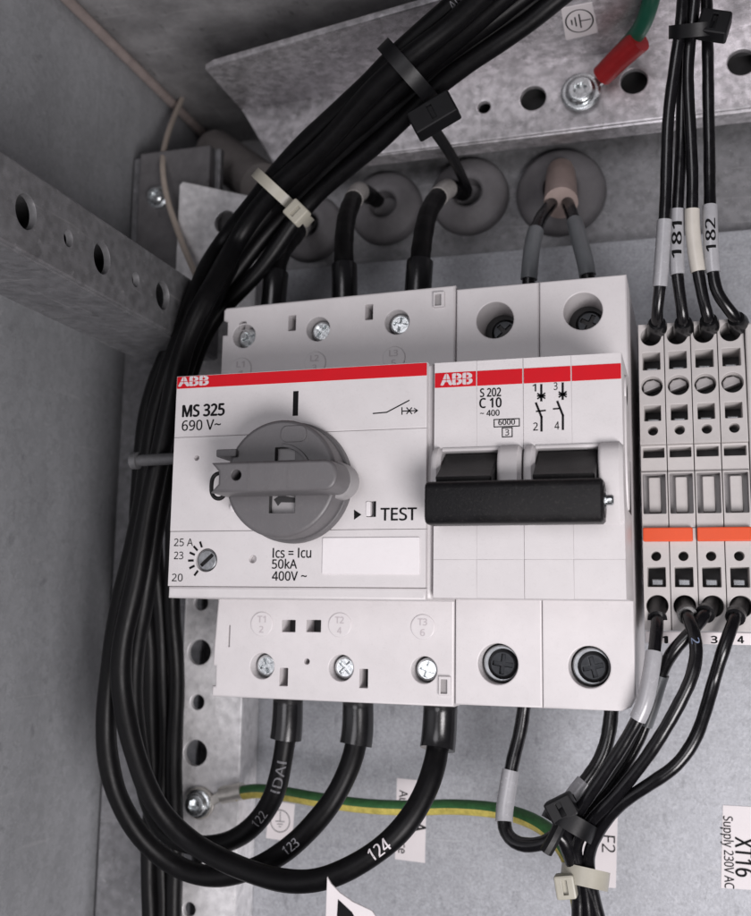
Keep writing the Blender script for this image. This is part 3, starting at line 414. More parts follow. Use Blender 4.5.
class MB:
    def __init__(s):
        s.v, s.f, s.m, s.flat = [], [], [], set()
        s.map = lambda u, v, w: (u, w, v)

    def vs(s, pts):
        b = len(s.v)
        s.v += [tuple(p) for p in pts]
        return list(range(b, b + len(pts)))

    def face(s, ids, m=0):
        s.f.append(tuple(ids))
        s.m.append(m)

    def ring(s, poly, w):
        return s.vs([s.map(u, v, w) for u, v in poly])

    def bridge(s, a, b, m=0):
        n = len(a)
        for i in range(n):
            s.face((a[i], a[(i + 1) % n], b[(i + 1) % n], b[i]), m)

    def cap(s, rings, polys, m=0):
        tri = triangulate(polys)
        ids = [i for r in rings for i in r]
        for t in tri:
            s.flat.add(len(s.f))
            s.face([ids[k] for k in t], m)

    def slab(s, out, w0, w1, holes=(), c=.25, m=0, segs=2, backc=0.0):
        """plate seen from w0; holes: (polygon, depth or None, floor material, wall material, edge rounding)"""
        out = ccw(out)
        sg = 1 if w1 > w0 else -1
        rings, polys, brings, bpolys = [], [], [], []

        def edge(poly, sign, c, mw):
            prev = first = None
            for k in range(segs + 1 if c > 0 else 1):
                a = math.pi / 2 * k / segs if c > 0 else math.pi / 2
                ins = c * (1 - math.sin(a))
                pp = inset(poly, sign * ins)
                r = s.ring(pp, w0 + sg * (c * (1 - math.cos(a)) if c > 0 else 0))
                if prev is None:
                    first = (r, pp)
                else:
                    s.bridge(prev, r, mw)
                prev = r
            return first, prev
        first, last = edge(out, 1, c, m)
        rings.append(first[0])
        polys.append(first[1])
        if backc > 0:
            mid = s.ring(out, w1 - sg * backc)
            s.bridge(last, mid, m)
            last = mid
            bp = inset(out, backc)
        else:
            bp = out
        bk = s.ring(bp, w1)
        s.bridge(last, bk, m)
        brings.append(bk)
        bpolys.append(bp)
        for h in holes:
            poly, dep, fm, wm, hc = (list(h) + [None] * 5)[:5]
            poly = ccw(poly)
            wm = m if wm is None else wm
            hc = .12 if hc is None else hc
            first, last = edge(poly, -1, hc, wm)
            rings.append(first[0])
            polys.append(first[1])
            if dep is None:
                b = s.ring(poly, w1)
                s.bridge(last, b, wm)
                brings.append(b)
                bpolys.append(poly)
            else:
                b = s.ring(poly, w0 + sg * dep)
                s.bridge(last, b, wm)
                s.cap([b], [poly], wm if fm is None else fm)
        s.cap(rings, polys, m)
        s.cap(brings, bpolys, m)

    def box(s, x0, x1, y0, y1, z0, z1, c=.3, m=0, r=.3):
        s.slab(rrect(x0, z0, x1, z1, r, 3), y0, y1, (), min(c, (y1 - y0) / 2.1), m, 2, min(c, (y1 - y0) / 2.1))

    def sheet(s, poly, w, m=0):
        r = s.ring(poly, w)
        s.cap([r], [poly], m)

    def stroke(s, pts, wd, w, m=0, closed=False):
        n = len(pts)
        for i in range(n if closed else n - 1):
            a, b = Vector(pts[i]), Vector(pts[(i + 1) % n])
            d = b - a
            if d.length < 1e-6:
                continue
            d.normalize()
            q = Vector((-d.y, d.x)) * wd / 2
            e = d * wd * .45 if n > 2 else d * 0
            s.sheet([tuple(a - q - e), tuple(b - q + e), tuple(b + q + e), tuple(a + q - e)], w, m)

    def text(s, t, p0, p1, cap, w, m=0, bold=0.0):
        V, F = glyphs(t)
        xs = [v[0] for v in V]
        x0, x1 = min(xs), max(xs)
        p0, p1 = Vector(p0), Vector(p1)
        d = p1 - p0
        k = d.length / (x1 - x0)
        d.normalize()
        q = Vector((-d.y, d.x))
        e = bold * 1.1
        for n, (ex, ey) in enumerate(((0, 0), (e, 0), (-e, 0), (0, e * .6), (0, -e * .6)) if bold else ((0, 0),)):
            ids = s.vs([s.map(*(p0 + d * ((x + ex - x0) * k) + q * ((y + ey) * cap / CAP)), w - .003 * n) for x, y in V])
            for f in F:
                s.face([ids[i] for i in f], m)

    def lathe(s, prof, o, ax, n=28, m=0, ms=None, close=True):
        """prof: (radius, height along ax)"""
        ax = Vector(ax).normalized()
        e = ax.orthogonal().normalized()
        g = ax.cross(e)
        o = Vector(o)
        prev = None
        for k, (r, h) in enumerate(prof):
            rg = s.vs([o + ax * h + (e * math.cos(2 * math.pi * i / n) + g * math.sin(2 * math.pi * i / n)) * max(r, 1e-3) for i in range(n)])
            if prev:
                s.bridge(prev, rg, ms[k - 1] if ms else m)
            elif close:
                s.face(rg[::-1], m)
            prev = rg
        if close:
            s.face(prev, ms[-1] if ms else m)

    def tube(s, P, r, n=14, m=0, mf=None, caps=True):
        P = [Vector(p) for p in P]
        T = tangents(P)
        up = Vector((0, 0, 1)) - T[0] * T[0].z
        if up.length < .2:
            up = Vector((0, -1, 0)) - T[0] * -T[0].y
        N = up.normalized()
        prev = None
        for i, p in enumerate(P):
            N = (N - T[i] * N.dot(T[i])).normalized()
            B = T[i].cross(N)
            rr = r(i / (len(P) - 1)) if callable(r) else r
            rg = s.vs([p + (N * math.cos(2 * math.pi * k / n) + B * math.sin(2 * math.pi * k / n)) * rr for k in range(n)])
            if prev:
                for k in range(n):
                    s.face((prev[k], prev[(k + 1) % n], rg[(k + 1) % n], rg[k]), mf(k / n) if mf else m)
            elif caps:
                s.face(rg[::-1], m)
            prev = rg
        if caps:
            s.face(prev, m)

    def build(s, name, mats, parent=None, label=None, cat=None, group=None, kind=None, base=None, sharp=32):
        mats = mats if isinstance(mats, (list, tuple)) else [mats]
        if base is None:
            xs, ys, zs = zip(*s.v)
            base = ((min(xs) + max(xs)) / 2, (min(ys) + max(ys)) / 2, min(zs))
        base = Vector(base)
        me = bpy.data.meshes.new(name)
        me.from_pydata([(Vector(v) - base) * U for v in s.v], [], s.f)
        for q in mats:
            me.materials.append(q)
        me.polygons.foreach_set('material_index', s.m)
        bm = bmesh.new()
        bm.from_mesh(me)
        bmesh.ops.recalc_face_normals(bm, faces=bm.faces)
        for f in bm.faces:
            f.smooth = f.index not in s.flat
        bm.to_mesh(me)
        bm.free()
        me.set_sharp_from_angle(angle=math.radians(sharp))
        me.polygons.foreach_set('use_smooth', [i not in s.flat for i in range(len(s.f))])
        o = bpy.data.objects.new(name, me)
        COL.objects.link(o)
        o.location = base * U
        if parent:
            o.parent = parent
            o.location = base * U - wloc(parent)
        tag(o, label, cat, group, kind)
        return o


def wloc(o):
    v = Vector(o.location)
    return v + wloc(o.parent) if o.parent else v


def tag(o, label=None, cat=None, group=None, kind=None):
    if label:
        o['label'] = label
    if cat:
        o['category'] = cat
    if group:
        o['group'] = group
    if kind:
        o['kind'] = kind
    return o


def thing(name, base, label, cat, group=None):
    o = bpy.data.objects.new(name, None)
    o.empty_display_size = .005
    COL.objects.link(o)
    o.location = Vector(base) * U
    return tag(o, label, cat, group)


def tangents(P):
    n = len(P)
    return [(P[min(i + 1, n - 1)] - P[max(i - 1, 0)]).normalized() for i in range(n)]


def spline(C, step=1.0):
    C = [Vector(c) for c in C]
    C = [C[0] * 2 - C[1]] + C + [C[-1] * 2 - C[-2]]
    out = []
    for i in range(1, len(C) - 2):
        a, b, c, d = C[i - 1:i + 3]
        t0 = 0
        t1 = t0 + max(1e-3, (b - a).length) ** .5
        t2 = t1 + max(1e-3, (c - b).length) ** .5
        t3 = t2 + max(1e-3, (d - c).length) ** .5
        n = max(2, int((c - b).length / step))
        for k in range(n):
            t = t1 + (t2 - t1) * k / n
            A1 = a * ((t1 - t) / (t1 - t0)) + b * ((t - t0) / (t1 - t0))
            A2 = b * ((t2 - t) / (t2 - t1)) + c * ((t - t1) / (t2 - t1))
            A3 = c * ((t3 - t) / (t3 - t2)) + d * ((t - t2) / (t3 - t2))
            B1 = A1 * ((t2 - t) / (t2 - t0)) + A2 * ((t - t0) / (t2 - t0))
            B2 = A2 * ((t3 - t) / (t3 - t1)) + A3 * ((t - t1) / (t3 - t1))
            out.append(B1 * ((t2 - t) / (t2 - t1)) + B2 * ((t - t1) / (t2 - t1)))
    out.append(C[-2])
    for _ in range(2):
        out = [out[0]] + [(out[i - 1] + out[i] * 2 + out[i + 1]) / 4 for i in range(1, len(out) - 1)] + [out[-1]]
    return out


def near(P, q):
    return min(range(len(P)), key=lambda i: (px_of(P[i])[0] - q[0]) ** 2 + (px_of(P[i])[1] - q[1]) ** 2)


def text_on_tube(s, P, r, t, qa, qb, cap, m=0, bold=.0, shift=0.0):
    ia, ib = near(P, qa), near(P, qb)
    rev = ib < ia
    Q = P[ib:ia + 1][::-1] if rev else P[ia:ib + 1]
    if len(Q) < 2:
        return
    L = [0]
    for i in range(1, len(Q)):
        L.append(L[-1] + (Q[i] - Q[i - 1]).length)
    T = tangents(Q)
    V, F = glyphs(t)
    V, F = refine(V, F, .15)
    xs = [v[0] for v in V]
    x0, x1 = min(xs), max(xs)
    k = L[-1] / (x1 - x0)
    eye = Vector((CX, CY, CZ))
    pts = []
    e = bold * 1.1
    for n, (x, y) in [(n, (x + ex, y + ey)) for n, (ex, ey) in enumerate(((0, 0), (e, 0), (-e, 0)) if bold else ((0, 0),)) for x, y in V]:
        u = (x - x0) * k
        i = 0
        while i < len(L) - 2 and L[i + 1] < u:
            i += 1
        f = (u - L[i]) / max(1e-6, L[i + 1] - L[i])
        c = Q[i].lerp(Q[i + 1], f)
        tg = T[i].lerp(T[i + 1], f).normalized()
        n0 = eye - c
        n0 = (n0 - tg * n0.dot(tg)).normalized()
        up = n0.cross(tg)
        a = (y * cap / CAP - cap / 2) / r + shift
        pts.append(c + (n0 * math.cos(a) + up * math.sin(a)) * (r + .03 + .003 * n))
    ids = s.vs(pts)
    for c in range(0, len(pts), len(V)):
        for f in F:
            s.face([ids[i + c] for i in f], m)


def sub(P, qa, qb):
    a, b = sorted((near(P, qa), near(P, qb)))
    return P[a:max(b + 1, a + 3)]


# heads of screws, all facing the viewer (-Y)
def pz_head(mb, x, z, y, r, m=0, a=.5, big=1.0):
    rg = circ(x, z, r, 28)
    mb.slab(rg, y, y + 2, [(plus(x, z, r * .68 * big, r * .15, a), 1.1, m, m, .06)], r * .22, m, 3)


def hexp(x, z, r, a=0):
    return circ(x, z, r, 6, None, a)


# =================================================================== setting
def st(name, mb, M, **k):
    return mb.build(name, M, kind='structure', **k)


b = MB()
b.box(-64.5, 190, 68, 69.5, -150, 68.6, .3)
st('mounting_plate', b, PLATE)
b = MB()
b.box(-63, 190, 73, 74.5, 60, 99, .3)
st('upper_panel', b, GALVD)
b = MB()
b.box(-130, 190, 122, 124, -150, 150, .3)
st('rear_wall', b, CEIL)
b = MB()
b.slab([(-190, -150), (122, -150), (122, 136), (-190, 136)], 0, 1, (), 0)
b.v = [(-109.5 + y * 0 - x_ * 0, x_, z) if False else (-109.5 - y, x_, z) for (x_, y, z) in b.v]
st('side_wall', b, WALLM)
b = MB()
b.box(-130, 190, 4, 122, 136, 138, .3)
st('ceiling', b, CEIL)

# side strip behind the cables: a folded sheet with a rounded, light-catching edge
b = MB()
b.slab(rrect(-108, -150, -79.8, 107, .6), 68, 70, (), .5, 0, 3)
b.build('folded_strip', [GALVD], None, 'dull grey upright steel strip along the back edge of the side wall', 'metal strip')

b = MB()
lipP = spline([Vector((-107.3, 0, 134.2)), Vector((-107.3, 40, 134.2)), Vector((-107.3, 80, 134.3)), Vector((-107.3, 120, 134.2))], 3)
b.tube(lipP, 1.5, 12)
b.build('seam_lip', [LIP], None, 'brownish sealed seam running diagonally where side wall meets cabinet top', 'seam strip')

# depth rail on the side wall, face at X = -68
b = MB()
b.map = lambda u, v, w_: (-68 - w_, u, v)
hol = []
for k in range(-2, 4):
    yb = -34.6 + 25.8 * k
    hol.append((circ(yb, 46.4, 3.1, 28, 3.3), None, None, None, .15))
    hol.append((circ(yb + 13.6, 46.2, 1.5, 20, 1.65), None, None, None, .12))
hol = [h for h in hol if min(p[0] for p in h[0]) > -108 and max(p[0] for p in h[0]) < 40]
b.slab(rrect(-110, 38.6, 47, 54.6, .3), 0, 1.5, hol, .5)
b.map = lambda u, v, w_: (u, v, w_)
b.slab(rrect(-88, -110, -68.6, 47, .3), 38.3, 39.8, (), .4)
b.slab(rrect(-107, -110, -68.6, 47, .3), 53.0, 54.4, (), .2)
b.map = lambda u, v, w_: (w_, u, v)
b.slab(rrect(-110, 39.9, 47, 52.9, .1), -86, -85, (), .1, 1)  # inner web added and coloured dark so the rail holes look black
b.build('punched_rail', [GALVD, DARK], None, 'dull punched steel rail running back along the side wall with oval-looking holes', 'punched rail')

# upright punched rail, face at Y = 57
b = MB()
hol = []
for k, (z, r) in enumerate([(-10.4, 3.15), (-22.9, 1.9), (-35.4, 3.2), (-47.9, 1.9), (-60.4, 3.2), (-85.4, 3.2), (-97.9, 1.7), (14.6, 3.2), (2.1, 1.9)]):
    hol.append((circ(-75.0, z, r), None, None, None, .25))
hol.append((circ(-72.3, 79.6, 3.2), None, None, None, .25))
hol.append((circ(-74.3, 73.2, 1.6), None, None, None, .15))
b.slab([(-79.6, -140), (-62.6, -140), (-62.6, 84.5), (-64.6, 86.2), (-85.8, 92.8), (-86.8, 91.8), (-86.8, 50), (-79.6, 50)], 57, 58.5, hol, .4)
b.map = lambda u, v, w_: (w_, u, v)
b.slab(rrect(57.8, -140, 67.9, 83, .2), -62.7, -64.2, (), .2)
b.build('punched_rail', [GALVB], None, 'bright upright punched steel rail behind the black cable loops', 'punched rail')

# top rail : face Y = 58, flange under the cabinet top coming forward, fold at the bottom
q = [pl(240, 108, 58), pl(277, 172, 58), pl(365, 163, 58), pl(550, 136, 58), pl(650, 119, 58), pl(751, 101, 58), pl(751, 30, 58)]
ZB = 94.3
b = MB()
hol = []
for px, py, rr in [(533, 98, 3.25), (634, 81, 3.25), (742, 62, 3.3), (484, 107, 1.65), (432, 118, 3.25)]:
    x, z = pl(px, py, 58)
    hol.append((circ(x, z, rr), None, None, None, .3))
b.slab([(-58.6, ZB), (150, ZB + 1.2), (150, 116.5), (60, 115.0), (-69.5, 112.6)], 58, 59.5, hol, .5)
b.map = lambda u, v, w_: (u, v, w_)
b.slab([(-57.5, 58.6), (150, 58.6), (150, 64.5), (-57.5, 64.5)], ZB - .1, ZB + 1.4, (), .6)
fl = [(-69.5, 58.6), (-69.5, 36.2), (-66.5, 34.6), (63, 12.5), (150, 0), (150, 58.6)]
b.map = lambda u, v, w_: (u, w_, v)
b.slab([(-50, 96), (150, 97), (150, 112), (-50, 111.9)], 64.6, 65.4, (), .1, 1)  # added dark sheet behind the holes, standing in for shade inside the rail
b.map = lambda u, v, w_: (u, v, w_)
b.slab(ccw(fl), 112.2, 113.8, (), .5, 0)
b.v = [(x, y, z + (max(0, x + 69) * .018 if z > 105 and y < 58.7 and y > -5 and abs(z - 113) < 1.2 else 0)) for x, y, z in b.v]
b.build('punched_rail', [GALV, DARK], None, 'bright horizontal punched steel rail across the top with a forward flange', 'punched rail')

# bracket on the side strip and its bolt
b = MB()
b.box(-104, -81.5, 64.5, 67.9, 52, 106.5, .5)
br = b.build('mounting_bracket', [mat('dark_bracket_sheet', (0.15, 0.145, 0.15), .55, .3, var=.25, scale=200, bump=.15, spots=.3)], None, 'dark steel bracket plate left of the upright rail, one small bolt in it', 'bracket')
b = MB()
x, z = pl(155, 195, 62)
b.lathe([(3.2, 0), (3.2, .8), (2.4, 1.0), (2.4, 2.6), (2.0, 3.0), (1.2, 3.0), (1.0, 2.0)], (x, 64.4, z), (0, -1, 0), 24)
b.build('bolt_head', [STEEL], br)

# dark tube-like bushing deep behind the top rail's cut end
b = MB()
p0, p1 = at(214, 150, 96), at(262, 186, 78)
ax = p1 - p0
b.lathe([(5.4, 0), (6.6, .8), (6.8, 2), (6.8, ax.length), (5, ax.length + .5)], p0, ax, 28)
b.build('cable_bushing', [mat('grey_bushing_rubber', (0.17, 0.155, 0.15), .6, var=.2, bump=.1)], None, 'stubby brownish-grey rubber bushing in the gap behind the top rail end', 'bushing')

# thin beige wire
b = MB()
P = spline([at(183, 96, 90), at(176, 112, 84), at(166, 140, 72), at(162.5, 168, 62), at(167, 198, 58), at(178, 232, 54), at(190, 262, 51), at(203, 290, 50)])
b.tube(P, .85, 10)
b.build('thin_wire', [WIREB], None, 'thin beige wire hanging in a curve in front of the dark bracket', 'wire')

# spacer stud at the left of the breaker
b = MB()
p = at(131, 461, 14)
b.lathe([(1.1, 0), (1.9, .3), (1.9, 1.8), (1.3, 1.9), (1.3, -54.5 - p.x)], p, (1, 0, .02), 24)
b.build('spacer_stud', [mat('dull_stud_metal', (0.13, 0.13, 0.135), .5, .4, var=.3, bump=.1)], None, 'small grey metal stud poking out left from the motor breaker across the cables', 'stud')

# ------------------------------------------------------------------ DIN rail
b = MB()
b.box(-58, 150, 62.5, 63.5, -17.5, 17.5, .2)
b.box(-58, 150, 63.5, 67.95, -13.5, -12.5, .2)
b.box(-58, 150, 63.5, 67.95, 12.5, 13.5, .2)
b.build('mounting_rail', [GALV], None, 'flat steel mounting rail behind the breakers and terminal blocks', 'rail')

# ------------------------------------------------------------------ grommets
G = []
for i, (px, py, r, lab) in enumerate([
        (560, 190, 11.6, 'round grey rubber grommet with a pink sleeve and two thin wires, below the earth screw'),
        (468, 194, 10.6, 'round grey rubber grommet behind the bent black cable beside the black tie tail'),
        (384, 206, 10.2, 'round grey rubber grommet with dark hole, behind the middle upper breaker cable'),
        (308, 226, 9.6, 'round grey rubber grommet mostly hidden by the thick cable bundle')]):
    c = at(px, py, 70)
    b = MB()
    b.lathe([(r, 0), (r, 1.6), (r - .3, 2.5), (r - .9, 3.2), (r - 1.8, 3.7), (r - 3.0, 4.1), (r * .6, 4.6), (r * .5, 4.95), (r * .42, 4.9), (r * .37, 4.5), (r * .35, 3.6), (r * .34, -2)], (c.x, 72.9, c.z), (0, -1, 0), 40)
    b.build('cable_grommet', [RUBBER], None, lab, 'grommet', 'rubber grommets in the rear panel')

# =================================================================== motor protection breaker
YS = 21.1
MSP = thing('motor_breaker', (-27, 62, -43.5), 'wide white motor breaker with grey rotary knob, red stripe and MS 325 print', 'circuit breaker')
b = MB()
hol = []
TS = [(244, 336), (318, 329), (397, 322)]
BS = [(262, 666), (341, 668), (424, 670)]
for q in TS + BS:
    x, z = pl(*q, YS)
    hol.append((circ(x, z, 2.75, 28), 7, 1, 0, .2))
for px, py, w_, h_ in [(292, 323, 8, 16), (369, 312, 8, 16), (288.5, 626, 14, 12), (313.5, 626, 15, 12), (283.5, 677, 9, 18), (363.5, 678.5, 9, 19), (229, 636, 2.4, 22), (243, 325.5, 5, 9)]:
    a_, c_ = pl(px - w_ / 2, py + h_ / 2, YS), pl(px + w_ / 2, py - h_ / 2, YS)
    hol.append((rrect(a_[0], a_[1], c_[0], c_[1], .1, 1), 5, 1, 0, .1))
x, z = pl(306.7, 661.5, YS)
hol.append((circ(x, z, .65, 16), 5, 1, 0, .1))
outl = [(-53.9, -43.3), (-53.9, -41.0), (-53.2, -41.0), (-53.2, -36.8), (-53.9, -36.8), (-53.9, -33), (-53.3, -23), (-53.3, 28), (-54.7, 28),
        (-54.7, 37.2), (-53.5, 37.2), (-53.5, 40.2), (-54.5, 40.6), (-54.5, 43), (-53.9, 43.6), (-.35, 44.7), (-.35, 38.5), (-.35, -43.5)]
b.slab(outl, YS, 64, hol, .45, 0, 3)
housing = b.build('terminal_housing', [WHITE, DARK], MSP)
# small raised latch tabs at the right ends of the terminal rows
for q, hgt in (((441, 300), 17), ((447, 686), 19)):
    b = MB()
    x, z = pl(*q, YS)
    b.slab(rrect(x - 1.6, z - hgt * .1, x + .9, z + hgt * .1, .15), YS - .7, YS + .1, [(rrect(x - 1.2, z - hgt * .08, x + .2, z + hgt * .07, .1), .6, 1, 0, .05)], .15)
    b.build('latch_tab', [WHITE, DIM], MSP)
for k, q in enumerate(TS + BS):
    b = MB()
    x, z = pl(*q, YS)
    pz_head(b, x + .2, z, YS + 2.0, 2.35, 0, .35 + .5 * k)
    b.lathe([(2.3, 0), (2.3, 4)], (x + .2, YS + 3.4, z), (0, 1, 0), 20)
    b.build('terminal_screw', [STEEL], MSP)
# raised round terminal marks, characters moulded on each
for k, q in enumerate([(262, 624), (340, 625), (423, 627), (241, 369), (315, 363), (394, 358)]):
    b = MB()
    x, z = pl(*q, YS)
    b.slab(circ(x, z, 2.6, 36), YS - .26, YS + .1, (), .22)
    b.text(('T%d' if k < 3 else 'L%d') % (k % 3 + 1), (x - 1.0, z + .35), (x + .9, z + .35), 1.35, YS - .29, 1, .02)
    b.text('%d' % (2 * k + 2 if k < 3 else 2 * k - 5), (x - .5, z - 1.8), (x + .45, z - 1.8), 1.35, YS - .29, 1, .02)
    b.build('terminal_mark', [WHITE, EMB], MSP)

# front cover: panels separated by fine grooves
b = MB()
g1a, g1b = pl(175, 440, 0)[1], pl(432, 425, 0)[1]
g1 = (g1a + g1b) / 2
g2 = pl(300, 530, 0)[1]
g3 = pl(300, 587, 0)[1]
hol1 = []
x, z = pl(196.5, 458, 0)
hol1.append((circ(x, z, .55, 16), 3, 1, 0, .06))
a_, c_ = pl(366, 517, 0), pl(376, 501, 0)
hol1.append((rrect(a_[0], a_[1], c_[0], c_[1], .1), 1.6, 0, 0, .05))
x, z = pl(252.5, 559, 0)
h2 = [(circ(x, z, .8, 18), 3, 1, 0, .08)]
xd, zd = pl(206, 560, 0)
h2.append((circ(xd, zd, 2.35, 28), 3, 0, 0, .1))
XL, XR = -54.4, -1.1
fr = lambda z0, z1: [(XL, z0), (XR, z0), (XR, z1), (XL, z1)]
b.slab(fr(g1 + .04, 22.75), 0, 8, (), .16)
b.slab(fr(g2 + .04, g1 - .04), 0.02, 8, hol1, .10)
b.slab(fr(g3 + .04, g2 - .04), 0.05, 8, h2, .14)
b.slab(fr(-22.6, g3 - .04), 0.35, 8, (), .5, 0, 3)
# base of the nose; its edges show as a rounded rim at both sides
b.slab([(-54.6, -22.5), (-.25, -22.5), (-.25, 22.8), (-54.6, 22.8)], 1.6, YS + .4, (), .9, 0, 3)
cover = b.build('front_cover', [WHITE, DARK], MSP)
b = MB()
zr0 = (pl(172, 391.5, 0)[1] + pl(427, 373, 0)[1]) / 2
b.slab(rrect(XL + .15, zr0, XR - .05, 22.6, .12), -.05, .3, (), .03)
b.build('red_stripe', [RED], MSP)
b = MB()
a_, c_ = pl(322, 574, 0), pl(420, 537, 0)
b.slab(rrect(a_[0], a_[1], c_[0], c_[1], .25), -.22, .3, (), .12)
b.build('label_field', [WHITE2], MSP)

# printing on the front cover
W0 = -.035
b = MB()


def tx(t, x0, y0, x1, y1, cap, Y=W0, m=0, bold=0.0, pl_=0.0):
    p0, p1 = pl(x0, y0, Y), pl(x1, y1, Y)
    zz = (p0[1] + p1[1]) / 2
    k = (Vector(pl(x0, y0, pl_)) - Vector(pl(x0, y0 - cap, pl_))).length
    b.text(t, (p0[0], zz), (p1[0], zz), k, Y, m, bold)


def ln(pts, wd, Y=W0, m=0):
    b.stroke([pl(x, y, Y) for x, y in pts], wd, Y, m)


tx('MS 325', 182.4, 417, 224, 415, 11.4, bold=.036)
tx('690 V~', 181.6, 431.5, 220.4, 428.5, 10, bold=.010)
x0, z0 = pl(292.6, 416, 0)
x1, z1 = pl(298.6, 391, 0)
b.sheet([(x0, z0), (x1, z0), (x1, z1), (x0, z1)], W0)
ln([(373.3, 413.5), (386.7, 412.3), (409, 400.5)], .24)
ln([(402, 411.2), (417.5, 410.6)], .22)
ln([(402, 407.2), (402, 414.8)], .22)
ln([(406.5, 407.5), (412, 414)], .22)
ln([(412, 407.5), (406.5, 414)], .22)
ln([(414.5, 408.5), (417.5, 410.6), (414.5, 412.8)], .2)
b.sheet([pl(354, 509.6, W0), pl(354, 519.8, W0), pl(361.4, 514.6, W0)], W0)
tx('TEST', 380.7, 520.3, 416.5, 520.3, 12.3, bold=.016)
tx('Ics = Icu', 272.6, 558, 311, 557.5, 9.6, bold=.010)
tx('50kA', 271.9, 568.8, 296.8, 568.4, 9, bold=.010)
tx('400V ~', 271.9, 580.8, 306.5, 580.4, 9, bold=.010)
tx('25 A', 173.8, 546.6, 192.8, 545.6, 7.4)
tx('23', 173.8, 559.5, 183, 559, 7.4)
tx('20', 171.6, 581.5, 182.4, 581.2, 7.4)
for an in (112, 136, 158, 182, 205, 232):
    a = math.radians(an)
    k0, k1 = 2.7, 3.95
    b.stroke([(xd + k0 * math.cos(a), zd + k0 * math.sin(a)), (xd + k1 * math.cos(a), zd + k1 * math.sin(a))], .44, W0)
b.build('printed_lettering', [INK], MSP)


def logo(parent, x0, y0, x1, y1, cap, Y):
    """three heavy letters cut by a fine cross, white on red"""
    global b
    b = MB()
    tx('ABB', x0, y0, x1, y1, cap, Y, 0, .045)
    p0, p1 = pl(x0, y0, Y), pl(x1, y1, Y)
    zz = (p0[1] + p1[1]) / 2
    k = (Vector(pl(x0, y0, 0)) - Vector(pl(x0, y0 - cap, 0))).length
    b.stroke([(p0[0] - .1, zz + k * .5), (p1[0] + .1, zz + k * .5)], .13, Y - .015, 1)
    L = p1[0] - p0[0]
    for f in (.165, .5, .835):
        b.stroke([(p0[0] + L * f, zz - .1), (p0[0] + L * f, zz + k + .1)], .12, Y - .015, 1)
    b.build('emblem', [WINK, RED], parent)


logo(MSP, 178.8, 386.6, 207.6, 384.6, 8.8, -.085)

# current setting dial
b = MB()
ca, sa = math.cos(.72), math.sin(.72)
slot = [(xd + ca * u - sa * v, zd + sa * u + ca * v) for u, v in rrect(-1.65, -.36, 1.65, .36, .1, 2)]
b.slab(circ(xd, zd, 2.15, 28), .35, 2.9, [(slot, .8, 1, 1, .05)], .35, 0, 3)
b.build('setting_dial', [CLAMP, DARK], MSP)
b = MB()
a_, c_ = pl(366.4, 516.5, .4), pl(371.4, 501.5, .4)
b.box(a_[0], c_[0], -.15, 1.5, a_[1], c_[1], .12)
a2, c2 = pl(373, 517, .4), pl(376, 501.5, .4)
b.box(a2[0] + .15, c2[0], .25, 1.5, a2[1], c2[1], .05, 1)
b.build('test_slider', [WHITE2, INK], MSP)
b = MB()
x, z = pl(234.6, 508, 0)
b.lathe([(.8, 0), (.8, .9), (.5, 1.2)], (x, .2, z), (0, -1, 0), 18)
b.build('indicator_stud', [WHITE2], MSP)

# rotary knob
kx0, kx1 = pl(240, 480, -4)[0], pl(347, 480, -4)[0]
kc = Vector(((kx0 + kx1) / 2 - 1.0, pl(295, 480, -5)[1]))
KR = 11.25
KY = -8.0
b = MB()
wl = pl(275, 457.5, KY), pl(295, 447, KY)
wl2 = pl(269, 513, KY), pl(295, 496.5, KY)
hk = [(rrect(wl[0][0], wl[0][1] - .6, wl[1][0], wl[1][1], .1), 1.4, 1, 2, .08),
      (rrect(wl2[0][0], wl2[0][1], wl2[1][0], wl2[1][1] + .6, .1), 1.4, 1, 2, .08)]
b.slab(circ(kc.x, kc.y, KR, 64), KY, -.1, hk, .7, 0, 3)
b.slab(circ(kc.x, kc.y, KR + .55, 64), -2.2, .2, (), .3)
# raised curved rib and split line above the grip
for a0, a1, rr in ((20, 86, 6.6),):
    arc = [(kc.x + rr * math.cos(math.radians(a0 + (a1 - a0) * i / 12)), kc.y + rr * math.sin(math.radians(a0 + (a1 - a0) * i / 12))) for i in range(13)]
    inn = [(kc.x + (rr - .7) * math.cos(math.radians(a0 + (a1 - a0) * i / 12)), kc.y + (rr - .7) * math.sin(math.radians(a0 + (a1 - a0) * i / 12))) for i in range(13)]
    b.slab(arc + inn[::-1], KY - .35, KY + .1, (), .1)
b.slab(rrect(kc.x - .12, kc.y + 6.8, kc.x + 5.2, kc.y + 10.0, 1.4), KY - .22, KY + .1, (), .15)
yw = KY + 1.37
b.sheet(ccw([(wl2[0][0] + .3, wl2[1][1] - .3), (wl2[0][0] + 1.6, wl2[1][1] + .5), (wl2[1][0], wl2[1][1] - .2), (wl2[1][0], wl2[1][1] - 1.0), (wl2[0][0] + 1.8, wl2[1][1] - .9), (wl2[0][0] + 1.2, wl2[1][1] - 1.6)]), yw, 2)
knob = b.build('rotary_knob', [KNOB, KNOB2, DARK], MSP)
KF = -15.5
e0, e1 = pl(209.5, 476, KF), pl(337, 476, KF)
zt, zb = pl(280, 460.5, KF)[1], pl(280, 491, KF)[1]
b = MB()
hx, hz = pl(236, 475, KF)
zm = (zt + zb) / 2
gx0, gx1 = e0[0], e1[0]
rr = (zt - zb) / 2
outg = [(gx0 + .2, zb), (gx1 - 2.2, zb)] + [(gx1 - 2.2 + 2.2 * math.sin(math.radians(a)), zm - rr * math.cos(math.radians(a))) for a in range(20, 180, 20)] + \
       [(gx1 - 2.2, zt), (gx0 + .1, zt), (gx0 + 1.7, zt - 1.7), (gx0 + 1.7, zb + 1.6)]
